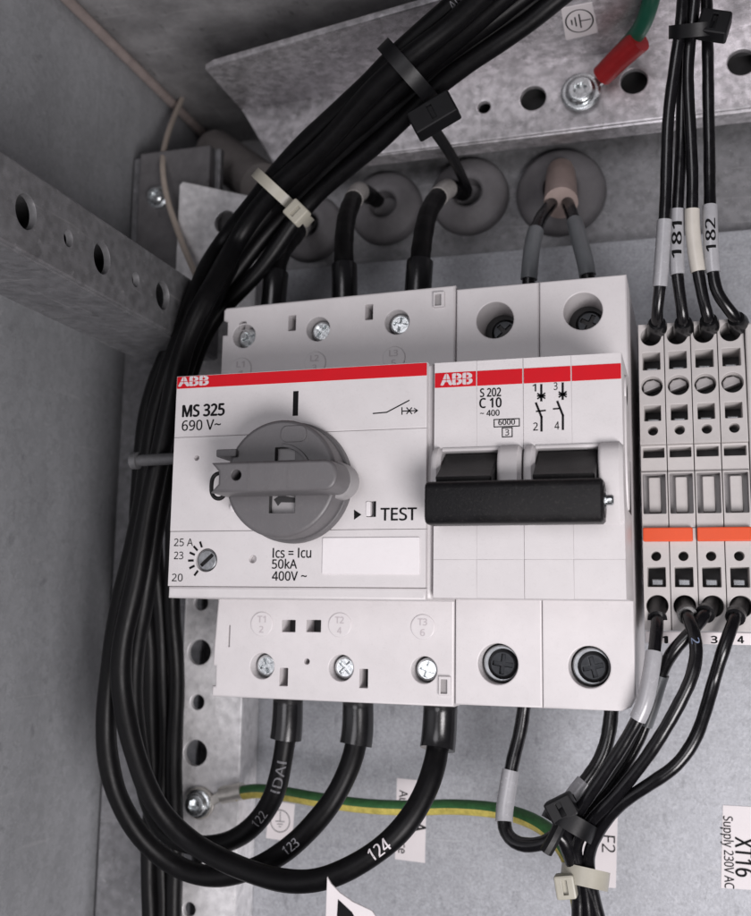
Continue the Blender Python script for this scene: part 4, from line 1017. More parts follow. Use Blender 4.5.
b.slab(outg, KF, KY + .1, [(circ(hx, hz, 1.0, 24), 6, 1, 0, .15)], .55, 0, 3)
lx = pl(247, 476, KF)[0]
b.slab(rrect(lx, zb + .5, lx + .35, zt - .5, .1), KF - .06, KF + .1, (), .05)
lx = pl(287, 476, KF)[0]
b.slab(rrect(lx, zb + .5, lx + .25, zt - .5, .1), KF - .04, KF + .1, (), .03)
b.build('grip', [KNOB, DARK], knob)
b = MB()
x, z = pl(336, 480, -6)
b.slab(circ(x, z, 3.5, 32), -7, -2.5, (), .8, 0, 3)
x, z = pl(233, 455, -6)
b.box(x - 2.2, x + 2.0, -9, -1, z - .8, z + .7, .2, 1)
b.build('locking_tab', [KNOB2, KNOB], knob)
b = MB()
c = at(219, 486, -4)
ringp = [c + Vector((1.5 * math.cos(t) if math.cos(t) < 0 else 1.3 * math.cos(t), 0.3 * math.cos(t), 2.5 * math.copysign(abs(math.sin(t)) ** .7, math.sin(t)))) for t in [2 * math.pi * k / 30 for k in range(31)]]
b.tube(ringp, .42, 10, 0, None, False)
b.build('locking_ring', [BLACK], knob)

# =================================================================== miniature circuit breaker
MCB = thing('miniature_breaker', (17.5, 62, -43), 'two-pole white miniature breaker with black double toggle bar and C 10 print', 'circuit breaker')
b = MB()
for k, (xa, xb) in enumerate(((-.1, 17.45), (17.55, 35.3))):
    tq = [(495, 320), (583, 311)][k]
    bq = [(498, 664), (589.5, 667)][k]
    hh = []
    for q, r in ((tq, 3.95), (bq, 4.05)):
        x, z = pl(*q, YS)
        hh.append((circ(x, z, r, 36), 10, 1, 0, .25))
    o_ = [(xa, -43), (xb - (0 if k == 0 else 2.6), -43)] + ([(xb - .9, -42.2), (xb, -40.3)] if k else []) + [(xb, 43.9 + .25 * k), (xa, 43.75 + .2 * k)]
    b.slab(o_, YS, 64, hh, .35, 0, 3)
b.build('terminal_housing', [WHITE, DARK], MCB)
for k, (q, up) in enumerate([((495, 320), 1), ((583, 311), 1), ((498, 664), 0), ((589.5, 667), 0)]):
    b = MB()
    x, z = pl(*q, YS)
    yy = YS + (9.4 if up else 2.6)
    dx = .45
    pz_head(b, x + dx, z - .1, yy, 3.0, 0, .75 + k * .35, 1.0)
    b.lathe([(2.8, 0), (2.8, 5)], (x + dx, yy + 1.5, z - .1), (0, 1, 0), 24)
    b.slab(circ(x + .05, z, 3.7, 36), yy + .9, yy + 1.6, [(circ(x + dx, z - .1, 3.05, 32), None, None, None, .05)], .3, 1)
    b.build('terminal_screw', [STEELD, CLAMP], MCB)

# nose: four strips side by side, opening for the toggles
XS = [0.35, 8.55, 17.35, 26.2, 35.25]
b = MB()
xt = [pl(443.5, 460, 0)[0], pl(499, 460, 0)[0], pl(537, 460, 0)[0], pl(599, 460, 0)[0]]
zt1, zt0 = pl(470, 451, 0)[1], pl(520, 505, 0)[1]
zseam = pl(480, 559.5, 0)[1]
def nose_poly(xa, xb, lo, hi):
    return [(xa + .006, lo), (xb - .006, lo), (xb - .006, hi), (xa + .006, hi)]
for i in range(4):
    xa, xb = XS[i], XS[i + 1]
    g = .05 if i == 1 else .0
    b.slab(nose_poly(xa, xb - g, zt1, 22.45), 0, 6, (), .07)
    b.slab(nose_poly(xa, xb - g, zseam + .006, zt0), 0, 6, (), .07)
    b.slab(nose_poly(xa, xb - g, -22.1, zseam - .006), 0.0, 6, (), .07)
b.slab([(.3, -22.05), (35.3, -22.05), (35.3, zt0 - .2), (.3, zt0 - .2)], .9, YS + .4, (), .5)
b.slab([(.3, zt1 + .2), (35.3, zt1 + .2), (35.3, 22.4), (.3, 22.4)], .9, YS + .4, (), .5)
b.slab([(.3, zt0 - .2), (35.3, zt0 - .2), (35.3, zt1 + .2), (.3, zt1 + .2)], 9, YS + .4, (), 0, 1)
b.build('front_cover', [WHITE, DARK], MCB)
# raised rounded posts beside the toggles
b = MB()
zpt, zpb = pl(470, 446, 0)[1], pl(470, 527, 0)[1]
for xa, xb in ((.3, xt[0]), (xt[1], 17.25), (17.6, xt[2]), (xt[3], 35.3)):
    prof = [(9, zpb), (0.1, zpb), (-1.2, zpb + 1.5), (-2.6, zpb + 4.5), (-3.0, zpb + 7), (-2.9, zpt - 4.0), (-2.5, zpt - 2.0), (-1.5, zpt - .7), (.1, zpt), (9, zpt)]
    b.map = lambda u, v, w_: (w_, u, v)
    b.slab(ccw([(p[0], p[1]) for p in prof]), xa + .02, xb - .02, (), .7, 0, 3, .7)
b.map = lambda u, v, w_: (u, w_, v)
for xa, xb in ((xt[0], xt[1]), (xt[2], xt[3])):
    b.box(xa - .3, xb + .3, -.45, 5, zt1 - .1, zpt - .2, .4)
b.build('toggle_surround', [WHITE], MCB)
# toggles and the bar that ties them
BY = -9.5
zba, zbb = pl(500, 479, BY)[1], pl(500, 523, BY)[1]
xba, xbb = pl(424, 500, BY)[0], pl(603, 500, BY)[0]
for k in (0, 1):
    b = MB()
    xa, xb = xt[2 * k] + .15, xt[2 * k + 1] - .15
    prof = [(8, zt0 + 1), (-3, zba - 3), (-6.5, zba - 1), (-7.2, zba + 1.0), (-5.0, zba + 2.2), (1.2, zt1 - .4), (8, zt1 - .4)]
    b.map = lambda u, v, w_: (w_, u, v)
    b.slab(ccw(prof), xa, xb, (), .3, 0, 2, .3)
    for j in range(3):
        xx = xa + (xb - xa) * (j + 1) / 4
    b.build('toggle', [BLACK], MCB)
b = MB()
prof = []
zc = (zba + zbb) / 2
hb = (zba - zbb) / 2
cor = rrect(BY, zbb, BY + 6.5, zba, 1.5, 5)
b.map = lambda u, v, w_: (w_, u, v)
b.slab(ccw(cor), xba, xbb, (), .5, 0, 3, .4)
b.map = lambda u, v, w_: (u, w_, v)
b.lathe([(2.6, 0), (2.9, .2), (2.9, .9)], (xbb - .75, BY + 3.3, zc), (1, 0, 0), 30)
bar = b.build('toggle_bar', [BLACK], MCB)
b = MB()
b.lathe([(1.5, 0), (1.5, .5), (1.0, .6), (1.0, 1.4), (.7, 1.7)], (xbb - .1, BY + 3.2, zc + .2), (1, 0, 0), 20)
b.build('steel_pin', [STEEL], bar)
b = MB()
zs1, zs0 = pl(436, 373.2, 0)[1], pl(436, 388, 0)[1]
for i in range(4):
    b.slab(rrect(XS[i] + .1, zs0, XS[i + 1] - .1 - (.05 if i == 1 else 0), zs1, .06, 1), -.05, .3, (), .03)
b.build('red_stripe', [RED], MCB)
logo(MCB, 441.4, 385.2, 471.6, 383.6, 10.6, -.085)
b = MB()
tx('S 202', 480.3, 397, 501, 396, 8.2, bold=.026)
tx('C 10', 479.7, 408, 501.4, 407, 9.4, bold=.026)
tx('~ 400', 480.3, 416.3, 499.5, 415.6, 5.8, bold=.02)
tx('6000', 498.5, 425.2, 515, 424.4, 5.4, bold=.02)
tx('3', 505.2, 435.4, 509.2, 435.2, 6, bold=.01)


def boxln(x0, y0, x1, y1, wd=.2):
    p, q_ = pl(x0, y1, W0), pl(x1, y0, W0)
    b.stroke([(p[0], p[1]), (q_[0], p[1]), (q_[0], q_[1]), (p[0], q_[1])], wd, W0, 0, True)


boxln(494.2, 418.6, 519.4, 427)
boxln(502.4, 427.6, 512.2, 437)
for (dx, dy, ta, tb) in ((0, 0, '1', '2'), (21.4, -1.6, '3', '4')):
    tx(ta, 532.6 + dx, 391.6 + dy, 536.2 + dx, 391.4 + dy, 7.4, bold=.01)
    tx(tb, 533.4 + dx, 430.6 + dy * .6, 538 + dx, 430.4 + dy * .6, 7.8, bold=.01)
    ln([(541.4 + dx, 384 + dy), (541.4 + dx, 401.5 + dy)], .42)
    ln([(537.4 + dx, 393.4 + dy), (545.4 + dx, 398.6 + dy)], .3)
    ln([(545.4 + dx, 393 + dy), (537.4 + dx, 399 + dy)], .3)
    ln([(537.2 + dx, 396 + dy), (545.6 + dx, 395.8 + dy)], .3)
    ln([(536.2 + dx, 403.4 + dy), (541.6 + dx, 417 + dy), (541.6 + dx, 430.6 + dy)], .42)
ln([(536, 411.5), (546, 410.4)], .3)
ln([(553, 409), (560.4, 408.4)], .3)
b.build('printed_lettering', [INK], MCB)
# oval relief on the right-hand side wall
b = MB()
b.map = lambda u, v, w_: (35.3 + w_, u, v)
b.slab(circ(9, 6.5, 4.5, 40, 12), .35, -.1, (), .2)
b.slab(circ(8, 17, 2.2, 28, 3), .35, -.1, (), .2)
b.build('side_relief', [WHITE], MCB)

# =================================================================== terminal blocks
YT = 25.0
PIT = 5.2
TX0 = 37.05
LEAN = 0.018


def tpx(py):
    return pl(690, py, YT)[1]


def tb(i):
    x0 = TX0 + PIT * i + .05
    x1 = x0 + PIT - .14
    xm = (x0 + x1) / 2
    words_ = ['leftmost, beside the miniature breaker', 'second from the miniature breaker', 'third from the miniature breaker', 'at the edge of the photograph, fourth from the miniature breaker'][i]
    T_ = thing('terminal_block', (xm, 62, tpx(631)), 'slim beige spring terminal block, ' + words_, 'terminal block', 'beige terminal blocks in a row')
    b = MB()
    z = tpx
    zz0, zz1, zz2, zz3, zz4 = z(631), z(527.5), z(470.5), z(443), z(318)
    h = lambda pa, pb, w_, d, fm=1: (rrect(xm - w_ / 2, z(pb), xm + w_ / 2, z(pa), .15, 2), d, fm, 0, .15)
    cc = lambda py, r, d, fm=1: (circ(xm, z(py), r, 28), d, fm, 0, .12)
    # upper half leans back a little towards the wires
    n0 = len(b.v)
    b.slab([(x0, zz3), (x1, zz3), (x1, zz4 - .0), (x0, zz4)], YT, 60,
           [cc(331, 2.05, 9), h(348, 366, 3.5, 8), cc(383, 2.12, 5.5, 1), h(403, 419, 3.3, 8), cc(429, 1.0, 5)], .15, 0)
    for k in range(n0, len(b.v)):
        v = b.v[k]
        b.v[k] = (v[0], v[1] + (v[2] - zz3) * .10, v[2])
    b.slab([(x0, zz2 - .0), (x1, zz2), (x1, zz3 - .05), (x0, zz3 - .05)], YT + .9, 60, [h(446, 456, 4.2, 5), ], .2, 0)
    b.slab([(x0, zz1), (x1, zz1), (x1, zz2 - .05), (x0, zz2 - .05)], YT + .3, 60, [(rrect(x0 + .35, z(513), x1 - .35, z(473), .15, 2), 3.6, 3, 3, .1)], .2, 0)
    b.slab([(x0, zz0), (x1, zz0), (x1, zz1 - .05), (x0, zz1 - .05)], YT, 60,
           [cc(556, .95, 6), h(567, 587, 3.5, 8), cc(606, 2.12, 9)], .15, 0)
    b.build('block_body', [BEIGE, DARK, DIM, DIM], T_)
    b = MB()
    b.box(xm - 1.15, xm + 1.15, YT + 2.4, YT + 4.1, z(511), z(475), .2)
    b.build('marker_insert', [BEIGE], T_)
    for pa_, pb_ in ((348, 366), (403, 419), (567, 587)):
        b = MB()
        zq = (z(pa_) + z(pb_)) / 2
        b.box(xm - 1.2, xm + 1.2, YT + 5.2 + .1 * max(0, zq - zz3), YT + 8.2, z(pb_) + .35, zq - .2, .25)
        b.build('clamp_spring', [CLAMP], T_)
    b = MB()
    # clamp lever in the round release recess
    zc_ = z(383)
    b.slab(ccw([(xm - 1.75, zc_ - .9), (xm + 1.6, zc_ + .35), (xm + 1.5, zc_ + 1.1), (xm + .3, zc_ + 1.75), (xm - 1.1, zc_ + 1.5), (xm - 1.8, zc_ + .6)]), YT + 3.3, YT + 6.2, (), .25)
    b.build('release_lever', [DIM], T_)
    return T_


for i in range(4):
    tb(i)
for i, (xa, xb, lab) in enumerate(((TX0 + .2, TX0 + 2 * PIT - .7, 'orange plug-in bridge across the two terminal blocks nearest the breaker'),
                                   (TX0 + 2 * PIT + .1, TX0 + 4 * PIT - .2, 'orange plug-in bridge across the two outer terminal blocks'))):
    b = MB()
    b.box(xa, xb, YT - .9, YT + .28, tpx(541.5), tpx(527.5), .25, 0, .3)
    b.build('plug_bridge', [ORANGE], None, lab, 'jumper', 'orange bridges on the terminal blocks')
    b = None
b = MB()
za, zb_ = tpx(644.5), tpx(632)
b.box(TX0 - .1, 75, YT + 5, YT + 8, za, zb_, .2)
ms_ = b.build('marker_strip', [PAPER], None, 'white numbered strip under the terminal blocks reading 3 and 4', 'marker strip')
b = MB()
for t, x0 in (('1', 661.5), ('2', 686), ('3', 711.5), ('4', 738)):
    tx(t, x0, 643.2, x0 + 6, 643.2, 7, YT + 4.96, 0, .03, YT + 5)
b.build('printed_lettering', [INK], ms_)
b = MB()
b.box(TX0 + 4 * PIT + .1, TX0 + 4 * PIT + 6, YT + 1, 60, tpx(628), tpx(325), .4)
b.build('end_clamp', [BEIGE], None, 'beige end clamp closing the terminal row at its outer end', 'end clamp')


# =================================================================== cables
def path(pts, step=1.0):
    return spline([at(*p) if len(p) == 3 else Vector(p[:3]) for p in pts], step)


def cable(name, label, cat, pts, r, M, group=None, n=14, mf=None, raw=None):
    P = raw or path(pts)
    ph = random.random() * 9
    P = [p + Vector((math.sin(i * .17 + ph), math.sin(i * .13 + 2 * ph), math.sin(i * .15 + 3 * ph))) * ((.32 if r > 2 else .16) * min(1, i / 12, (len(P) - 1 - i) / 12)) for i, p in enumerate(P)]
    b = MB()
    b.tube(P, lambda t: r * (1 + .018 * math.sin(t * 61 + ph) + .014 * math.sin(t * 143 + 2 * ph)), n, 0, mf)
    o = b.build(name, M if isinstance(M, list) else [M], None, label, cat, group)
    return o, P


def sleeve(o, P, qa, qb, r, M, name='marker_sleeve', flare=0.0):
    b = MB()
    Q = sub(P, qa, qb)
    b.tube(Q, (lambda t: r * (1 + flare * (abs(2 * t - 1) ** 6))) if flare else r, 18)
    b.build(name, [M], o)
    return Q


def tubetext(o, P, r, items, M):
    b = MB()
    for t, qa, qb, cap, bold in items:
        text_on_tube(b, P, r, t, qa, qb, cap, 0, bold)
    b.build('printed_lettering', [M], o)


R1 = 2.35
GL = 'thick black power cables looping left of the motor breaker'
# the three breaker outputs
o, P = cable('power_cable', 'thick black cable from the leftmost lower terminal of the motor breaker, faint print', 'cable',
             [(288, 690, 36), (287, 735, 36), (284, 760, 36), (275, 793, 37), (254, 822, 39), (225, 842, 42), (195, 846, 44), (166, 832, 45), (148, 800, 43), (139, 755, 40), (135, 700, 37), (137, 640, 34),
              (150, 560, 30), (164, 480, 28), (176, 410, 28), (190, 350, 28), (211, 300, 28), (246, 243, 36), (288, 190, 29), (345, 136, 22), (410, 77, 14), (470, 26, 8), (520, -18, 4)], R1, PVC, GL)
b = MB(); Q = sub(P, (288, 697), (287, 741))
b.tube(Q, lambda t: 3.4 + .2 * t - .5 * max(0, 1 - t / .12) ** 2, 24); b.build('boot', [BOOT], o)
tubetext(o, P, R1, [('IDAI', (275.5, 790), (284.5, 757), 2.2, .006)], GINK)
tubetext(o, P, R1, [('122', (256, 819), (266, 807), 2.0, 0)], GINK)
o, P = cable('power_cable', 'thick black cable printed 123 from the middle lower terminal of the motor breaker', 'cable',
             [(358, 692, 33), (356, 738, 33), (350, 765, 32), (336, 797, 31), (314, 826, 31), (284, 852, 32), (250, 869, 33), (212, 875, 34), (175, 864, 35), (141, 838, 32), (118, 800, 29), (108, 755, 27), (107, 700, 26), (114, 640, 25),
              (128, 575, 24), (142, 500, 23), (155, 430, 23), (172, 360, 23), (194, 300, 24), (224, 243, 32), (266, 186, 26), (322, 128, 19), (386, 66, 11), (440, 18, 6), (478, -20, 3)], R1, PVC, GL)
b = MB(); Q = sub(P, (358, 698), (356, 746))
b.tube(Q, lambda t: 3.35 + .2 * t - .5 * max(0, 1 - t / .12) ** 2, 24); b.build('boot', [BOOT], o)
tubetext(o, P, R1, [('123', (288, 849), (303, 836), 2.0, .012)], mat('pale_ink', (.24, .24, .26), .6, var=.3, scale=900))
tubetext(o, P, R1, [('A005', (452, 10), (475, -10), 2, 0)], GINK)
o, P = cable('power_cable', 'thick black cable printed 124 in white, from the lower terminal nearest the miniature breaker', 'cable',
             [(441, 694, 29), (439, 744, 29), (434, 768, 27), (421, 800, 25), (397, 834, 23), (360, 862, 22), (318, 879, 22), (276, 880, 23), (232, 866, 25), (186, 835, 27), (152, 797, 24), (131, 748, 22), (123, 695, 21), (124, 640, 20),
              (138, 565, 19), (153, 490, 18), (167, 420, 18), (184, 352, 18), (206, 296, 19), (238, 241, 28), (280, 186, 23), (336, 130, 16), (400, 68, 8), (455, 20, 4), (500, -20, 0)], R1, PVC, GL)
b = MB(); Q = sub(P, (441, 700), (439, 751))
b.tube(Q, lambda t: 3.55 + .15 * t - .5 * max(0, 1 - t / .12) ** 2, 24); b.build('boot', [BOOT], o)
tubetext(o, P, R1, [('124', (374, 855), (391, 841), 2.6, .015)], WINK)
# straight risers behind the loops
GV = 'black cables rising straight behind the loops'
for k, (x0, dx, yy) in enumerate(((150, 0, 50), (162, 10, 51.5), (174, 20, 50))):
    lab = ['black cable rising straight behind the loops, nearest the side wall', 'middle one of the three black cables rising straight behind the loops', 'black cable rising straight behind the loops, touching the bright upright rail'][k]
    cable('riser_cable', lab, 'cable', [(x0, 945, yy), (x0 + .5, 860, yy), (x0 + 1, 760, yy), (x0 + 1, 660, yy), (x0 + 1 - dx * .1 - (2 - k) * 6, 570, yy - 5), (x0 + 3 - dx * .3 - (2 - k) * 7, 480, yy - 8), (x0 + 12 - dx * .2 - (2 - k) * 6, 400, yy - 11), (x0 + 34 - (2 - k) * 3, 330, yy - 15),
          (x0 + 74 + dx * .6, 268, yy - 16), (x0 + 114 + dx * .6, 215, yy - 18), (x0 + 170 + dx * .6, 160, yy - 24), (x0 + 245 + dx * .6, 95, yy - 32), (x0 + 310 + dx * .6, 44, yy - 38), (x0 + 390 + dx * .6, -15, yy - 42)], 2.05, PVC, GV)

# breaker inputs, coming out of the grommets
GU = 'black cables from grommets into the motor breaker'
TIEC = mat('clear_tape', (0.45, 0.43, 0.41), .3, var=.15, scale=800, trans=.1)
for k, (pts, boot, tape, lab) in enumerate([
        ([(271, 322, 38), (277, 275, 38), (283, 252, 42), (294, 233, 52), (304, 222, 64), (308, 219, 74)], ((272, 315), (277, 272)), ((296, 230), (301, 224)), 'black cable into the leftmost upper terminal of the motor breaker, under the bundle'),
        ([(344, 316, 36), (344, 265, 36), (346, 235, 40), (350, 207, 48), (358, 191, 57), (368, 194, 66), (378, 201, 74)], ((344, 310), (344, 265)), ((353, 199), (359, 188)), 'black cable into the middle upper terminal, wrapped with pale tape near its grommet'),
        ([(417, 308, 34), (419, 262, 34), (424, 235, 38), (432, 208, 46), (444, 191, 55), (455, 189, 64), (466, 193, 75)], ((417, 302), (419, 262)), ((438, 197), (447, 188)), 'black cable bending into the upper terminal nearest the miniature breaker')]):
    o, P = cable('input_cable', lab, 'cable', pts, 2.35, PVC, GU)
    b = MB(); b.tube(sub(P, *boot), 3.1, 20); b.build('boot', [BOOT], o)
    sleeve(o, P, *tape, 2.5, TIEC, 'tape_wrap')

# supply pair for the miniature breaker
o = None
c0 = at(560, 186, 70)
b = MB()
pa, pb = at(561, 172, 70), at(561, 203, 57)
b.tube(spline([pa, (pa + pb) / 2 + Vector((0, 0, .2)), pb], .7), lambda t: 3.7 + .5 * t, 22)
b.build('heat_sleeve', [HEAT], None, 'pinkish heat-shrink sleeve emerging from the grommet below the earth screw', 'sleeve')
GS = 'thin supply wires into the miniature breaker from above'
o, P = cable('supply_wire', 'thin black wire with grey sleeve into the upper terminal beside the motor breaker', 'wire',
             [(556, 196, 60), (550, 206, 56), (541, 220, 50), (534, 240, 45), (530, 262, 42), (527, 308, 42)], 1.55, PVC2, GS)
sleeve(o, P, (536, 233), (529, 280), 1.95, SLEEVEG)
o, P = cable('supply_wire', 'thin black wire with grey sleeve into the upper terminal toward the terminal blocks', 'wire',
             [(565, 196, 60), (569, 206, 56), (574, 222, 50), (580, 243, 45), (586, 264, 42), (592, 302, 42)], 1.55, PVC2, GS)
sleeve(o, P, (574, 222), (589, 277), 1.95, SLEEVEG)

# miniature breaker outputs
GO = 'thin black wires under the miniature breaker'
o, P = cable('output_wire', 'thin black wire under the left pole of the miniature breaker, hooking towards black tie', 'wire',
             [(525, 700, 36), (521, 730, 36), (514, 760, 35), (508, 790, 34), (504, 815, 33), (505, 832, 32), (514, 842, 31), (530, 845, 30), (548, 841, 29), (560, 834, 28), (566, 845, 29), (574, 866, 32), (579, 890, 34), (578, 940, 36)], 1.45, PVC2, GO)
sleeve(o, P, (511.5, 772), (504.5, 820), 1.85, SLEEVE)
o, P = cable('output_wire', 'thin black wire under the right pole of the miniature breaker with a marker reading 4', 'wire',
             [(612, 700, 38), (610, 725, 38), (603, 755, 38), (590, 778, 37), (575, 797, 36), (566, 815, 35), (570, 845, 36), (577, 866, 38), (588, 895, 40), (596, 940, 42)], 1.55, PVC2, GO)
sleeve(o, P, (587, 782), (573, 801), 1.95, SLEEVE)
tubetext(o, P, 1.97, [('4', (577, 795), (573, 800), 1.7, .03)], INK)

# wires into the terminal blocks from above
GT = 'black wires dropping into the terminal blocks from above'
YW = 27
for k, (pts, sl, t, M, lab) in enumerate([
        ([(684, -25, 12), (681, 20, 13), (675, 70, 15), (669, 120, 17), (666, 170, 19), (664, 225, 20), (661, 285, 21), (658, 309, 22.5), (657.5, 320, 24.2), (657, 334, 30)], ((666, 219), (661.5, 285)), None, SLEEVE, 'black wire with blank pale sleeve dropping into the terminal block beside the breaker'),
        ([(692, -25, 16), (689, 20, 17), (684, 70, 18), (681, 130, 20), (679, 180, 21), (678, 225, 22), (678, 275, 22), (681, 303, 23), (683, 319, 24.2), (684, 334, 30)], ((679, 209), (678, 277)), '181', SLEEVE, 'black wire with sleeve marked 181 dropping into the second terminal block'),
        ([(697, -25, 12), (693, 20, 14), (689, 70, 16), (690, 130, 18), (692, 180, 20), (693, 225, 21), (699, 272, 22), (704, 301, 23), (708, 317, 24.2), (710, 332, 30)], ((692, 211), (698.5, 271)), None, SLEEVEC, 'black wire with blank cream sleeve dropping into the third terminal block'),
        ([(706, -25, 16), (707, 20, 17), (709, 70, 18), (709, 130, 20), (709, 180, 21), (711, 230, 21), (714, 272, 22), (718, 293, 22.3), (729, 310, 23.3), (737, 320, 25), (740, 329, 30)], ((709, 204), (714, 272)), '182', SLEEVE, 'black wire with sleeve marked 182 dropping into the outermost terminal block')]):
    o, P = cable('control_wire', lab, 'wire', pts, 1.2, PVC2, GT)
    sleeve(o, P, *sl, 1.5, M)
    b = MB(); b.tube(sub(P, (pts[-1][0] - (5 if k == 3 else 0), pts[-1][1] - (13 if k < 3 else 9)), (pts[-1][0], pts[-1][1])), lambda t: 1.7 + .35 * min(1, t * 4), 18); b.build('ferrule_collar', [BOOT], o)
    if t:
        qa, qb = {'181': ((678, 258), (678.5, 226)), '182': ((711.5, 252), (710, 222))}[t]
        tubetext(o, P, 1.52, [(t, qa, qb, 2.0, .02)], INK)

# wires leaving the terminal blocks below
GBW = 'black wires leaving the terminal blocks downward'
for k, (pts, sl, M, lab) in enumerate([
        ([(657, 604, 31), (657, 622, 24), (655, 645, 21), (652, 670, 20), (645, 705, 19), (628, 738, 20), (603, 775, 22), (575, 815, 26), (566, 828, 28), (572, 850, 30), (584, 880, 33), (590, 940, 36)], ((654.5, 655), (638, 722)), SLEEVE, 'black wire with pale sleeve leaving below the terminal block beside the breaker'),
        ([(684, 605, 31), (688, 617, 22), (694, 632, 19.5), (697, 650, 19), (693, 675, 18), (677, 710, 18), (652, 750, 19), (620, 790, 22), (588, 825, 27), (577, 845, 30), (580, 868, 32), (594, 905, 35), (602, 940, 37)], None, SLEEVE, 'black wire leaving below the second terminal block in a wide bend, print near its top'),
        ([(710, 604, 31), (704, 616, 23), (692, 632, 22), (675, 651, 22), (662, 675, 24), (652, 705, 25), (635, 745, 26), (610, 785, 28), (580, 825, 31), (576, 850, 33), (583, 885, 36), (584, 940, 38)], ((662, 675), (645, 728)), SLEEVEG, 'black wire with grey sleeve slanting from under the third terminal block'),
        ([(740, 604, 31), (735, 620, 22.5), (724, 650, 20.5), (714, 680, 22), (705, 710, 21), (694, 740, 20), (676, 766, 20), (650, 785, 21), (622, 804, 24), (598, 832, 28), (588, 858, 31), (592, 890, 34), (606, 940, 37)], None, None, 'black wire sweeping widest from under the outermost terminal block')]):
    o, P = cable('control_wire', lab, 'wire', pts, 1.25, PVC2, GBW)
    b = MB(); b.tube(sub(P, pts[0][:2], (pts[0][0] + (pts[1][0] - pts[0][0]) * .7, pts[1][1] - 2)), 1.9, 16); b.build('ferrule_collar', [BOOT], o)
    if sl:
        sleeve(o, P, *sl, 1.6, M)
    if k == 1:
        tubetext(o, P, 1.25, [('2', (695, 640), (696.5, 647), 1.5, .01)], mat('blue_grey_ink', (.16, .2, .3), .6))

# earth wire, green with a yellow underside
P = path([(236, 794, 54), (255, 791, 54), (285, 794, 54), (320, 800, 54), (365, 806, 53), (410, 808, 52), (455, 807, 50), (500, 811, 46), (530, 820, 42), (552, 834, 38), (568, 856, 36), (576, 885, 38), (584, 940, 40)])
b = MB()
b.tube(P, 1.7, 20, 0, lambda t: 1 if .24 < t < .62 else 0)
ew = b.build('earth_wire', [GREEN, YELLOW], None, 'green and yellow earth wire running right from the bolt to the wire bunch', 'wire')
b = MB()
pa = at(197, 804, 55)
b.slab(circ(pa.x, pa.z, 3.9, 32), 55.6, 56.6, [(circ(pa.x, pa.z, 1.7, 20), None, None, None, .05)], .2)
l0 = at(222, 795, 54.5)
b.slab([(pa.x + 3, pa.z - .6), (l0.x, l0.z - 1.4), (l0.x, l0.z + 1.6), (pa.x + 3, pa.z + 1.8)], 55.7, 56.5, (), .15)
l1 = at(243, 791, 54)
b.tube(spline([l0, (l0 + l1) / 2, l1], .6), 2.1, 20)
b.build('ring_lug', [TINNED], ew)
b = MB()
b.lathe([(3.4, 0), (3.4, .5), (2.9, .7)], (pa.x, 55.6, pa.z), (0, -1, 0), 32)
b.slab(circ(pa.x, pa.z, 2.75, 32), 53.2, 55.2, [(hexp(pa.x, pa.z, 1.5, .4), 1.9, 1, 0, .08)], .45, 0, 3)
b.build('earth_bolt', [STEEL, STEELD], None, 'shiny socket bolt holding the green-yellow earth wire on the upright rail', 'bolt')

# earth connection on the top rail
P = path([(656, -25, 34), (650, 5, 38), (642, 26, 43), (632, 40, 48), (618, 55, 52)])
b = MB()
b.tube(P, 2.0, 18)
gw = b.build('earth_wire', [GREEND], None, 'dark green wire in a red ring lug screwed to the top rail', 'wire')
b = MB()
b.tube(path([(640, 40, 46.5), (620, 58, 51), (602, 76, 55)], .6), lambda t: 2.95 - .25 * t, 20)
b.build('lug_sleeve', [REDP], gw)
sx = at(581, 93, 57)
b = MB()
b.slab(circ(sx.x, sx.z, 4.0, 36), 56.6, 57.6, [(circ(sx.x, sx.z, 1.8, 20), None, None, None, .05)], .2)
lq = at(601, 77, 56)
d = (Vector((lq.x, lq.z)) - Vector((sx.x, sx.z))).normalized()
e = Vector((-d.y, d.x)) * 1.3
s0, s1 = Vector((sx.x, sx.z)) + d * 3.2, Vector((lq.x, lq.z)) + d
b.slab(ccw([tuple(s0 - e), tuple(s1 - e), tuple(s1 + e), tuple(s0 + e)]), 56.7, 57.5, (), .15)
b.build('ring_lug', [STEEL], gw)
b = MB()
b.lathe([(4.9, 0), (4.9, .35), (4.4, .6), (4.3, .6)], (sx.x, 56.6, sx.z), (0, -1, 0), 40)
b.slab(circ(sx.x, sx.z, 3.7, 40), 54.6, 56.4, [(star(sx.x, sx.z - .1, 1.75, .3), 1.2, 0, 0, .1)], 1.1, 0, 4)
b.build('earth_screw', [STEEL], None, 'round star-drive screw and washer clamping the red lug on the top rail', 'screw')


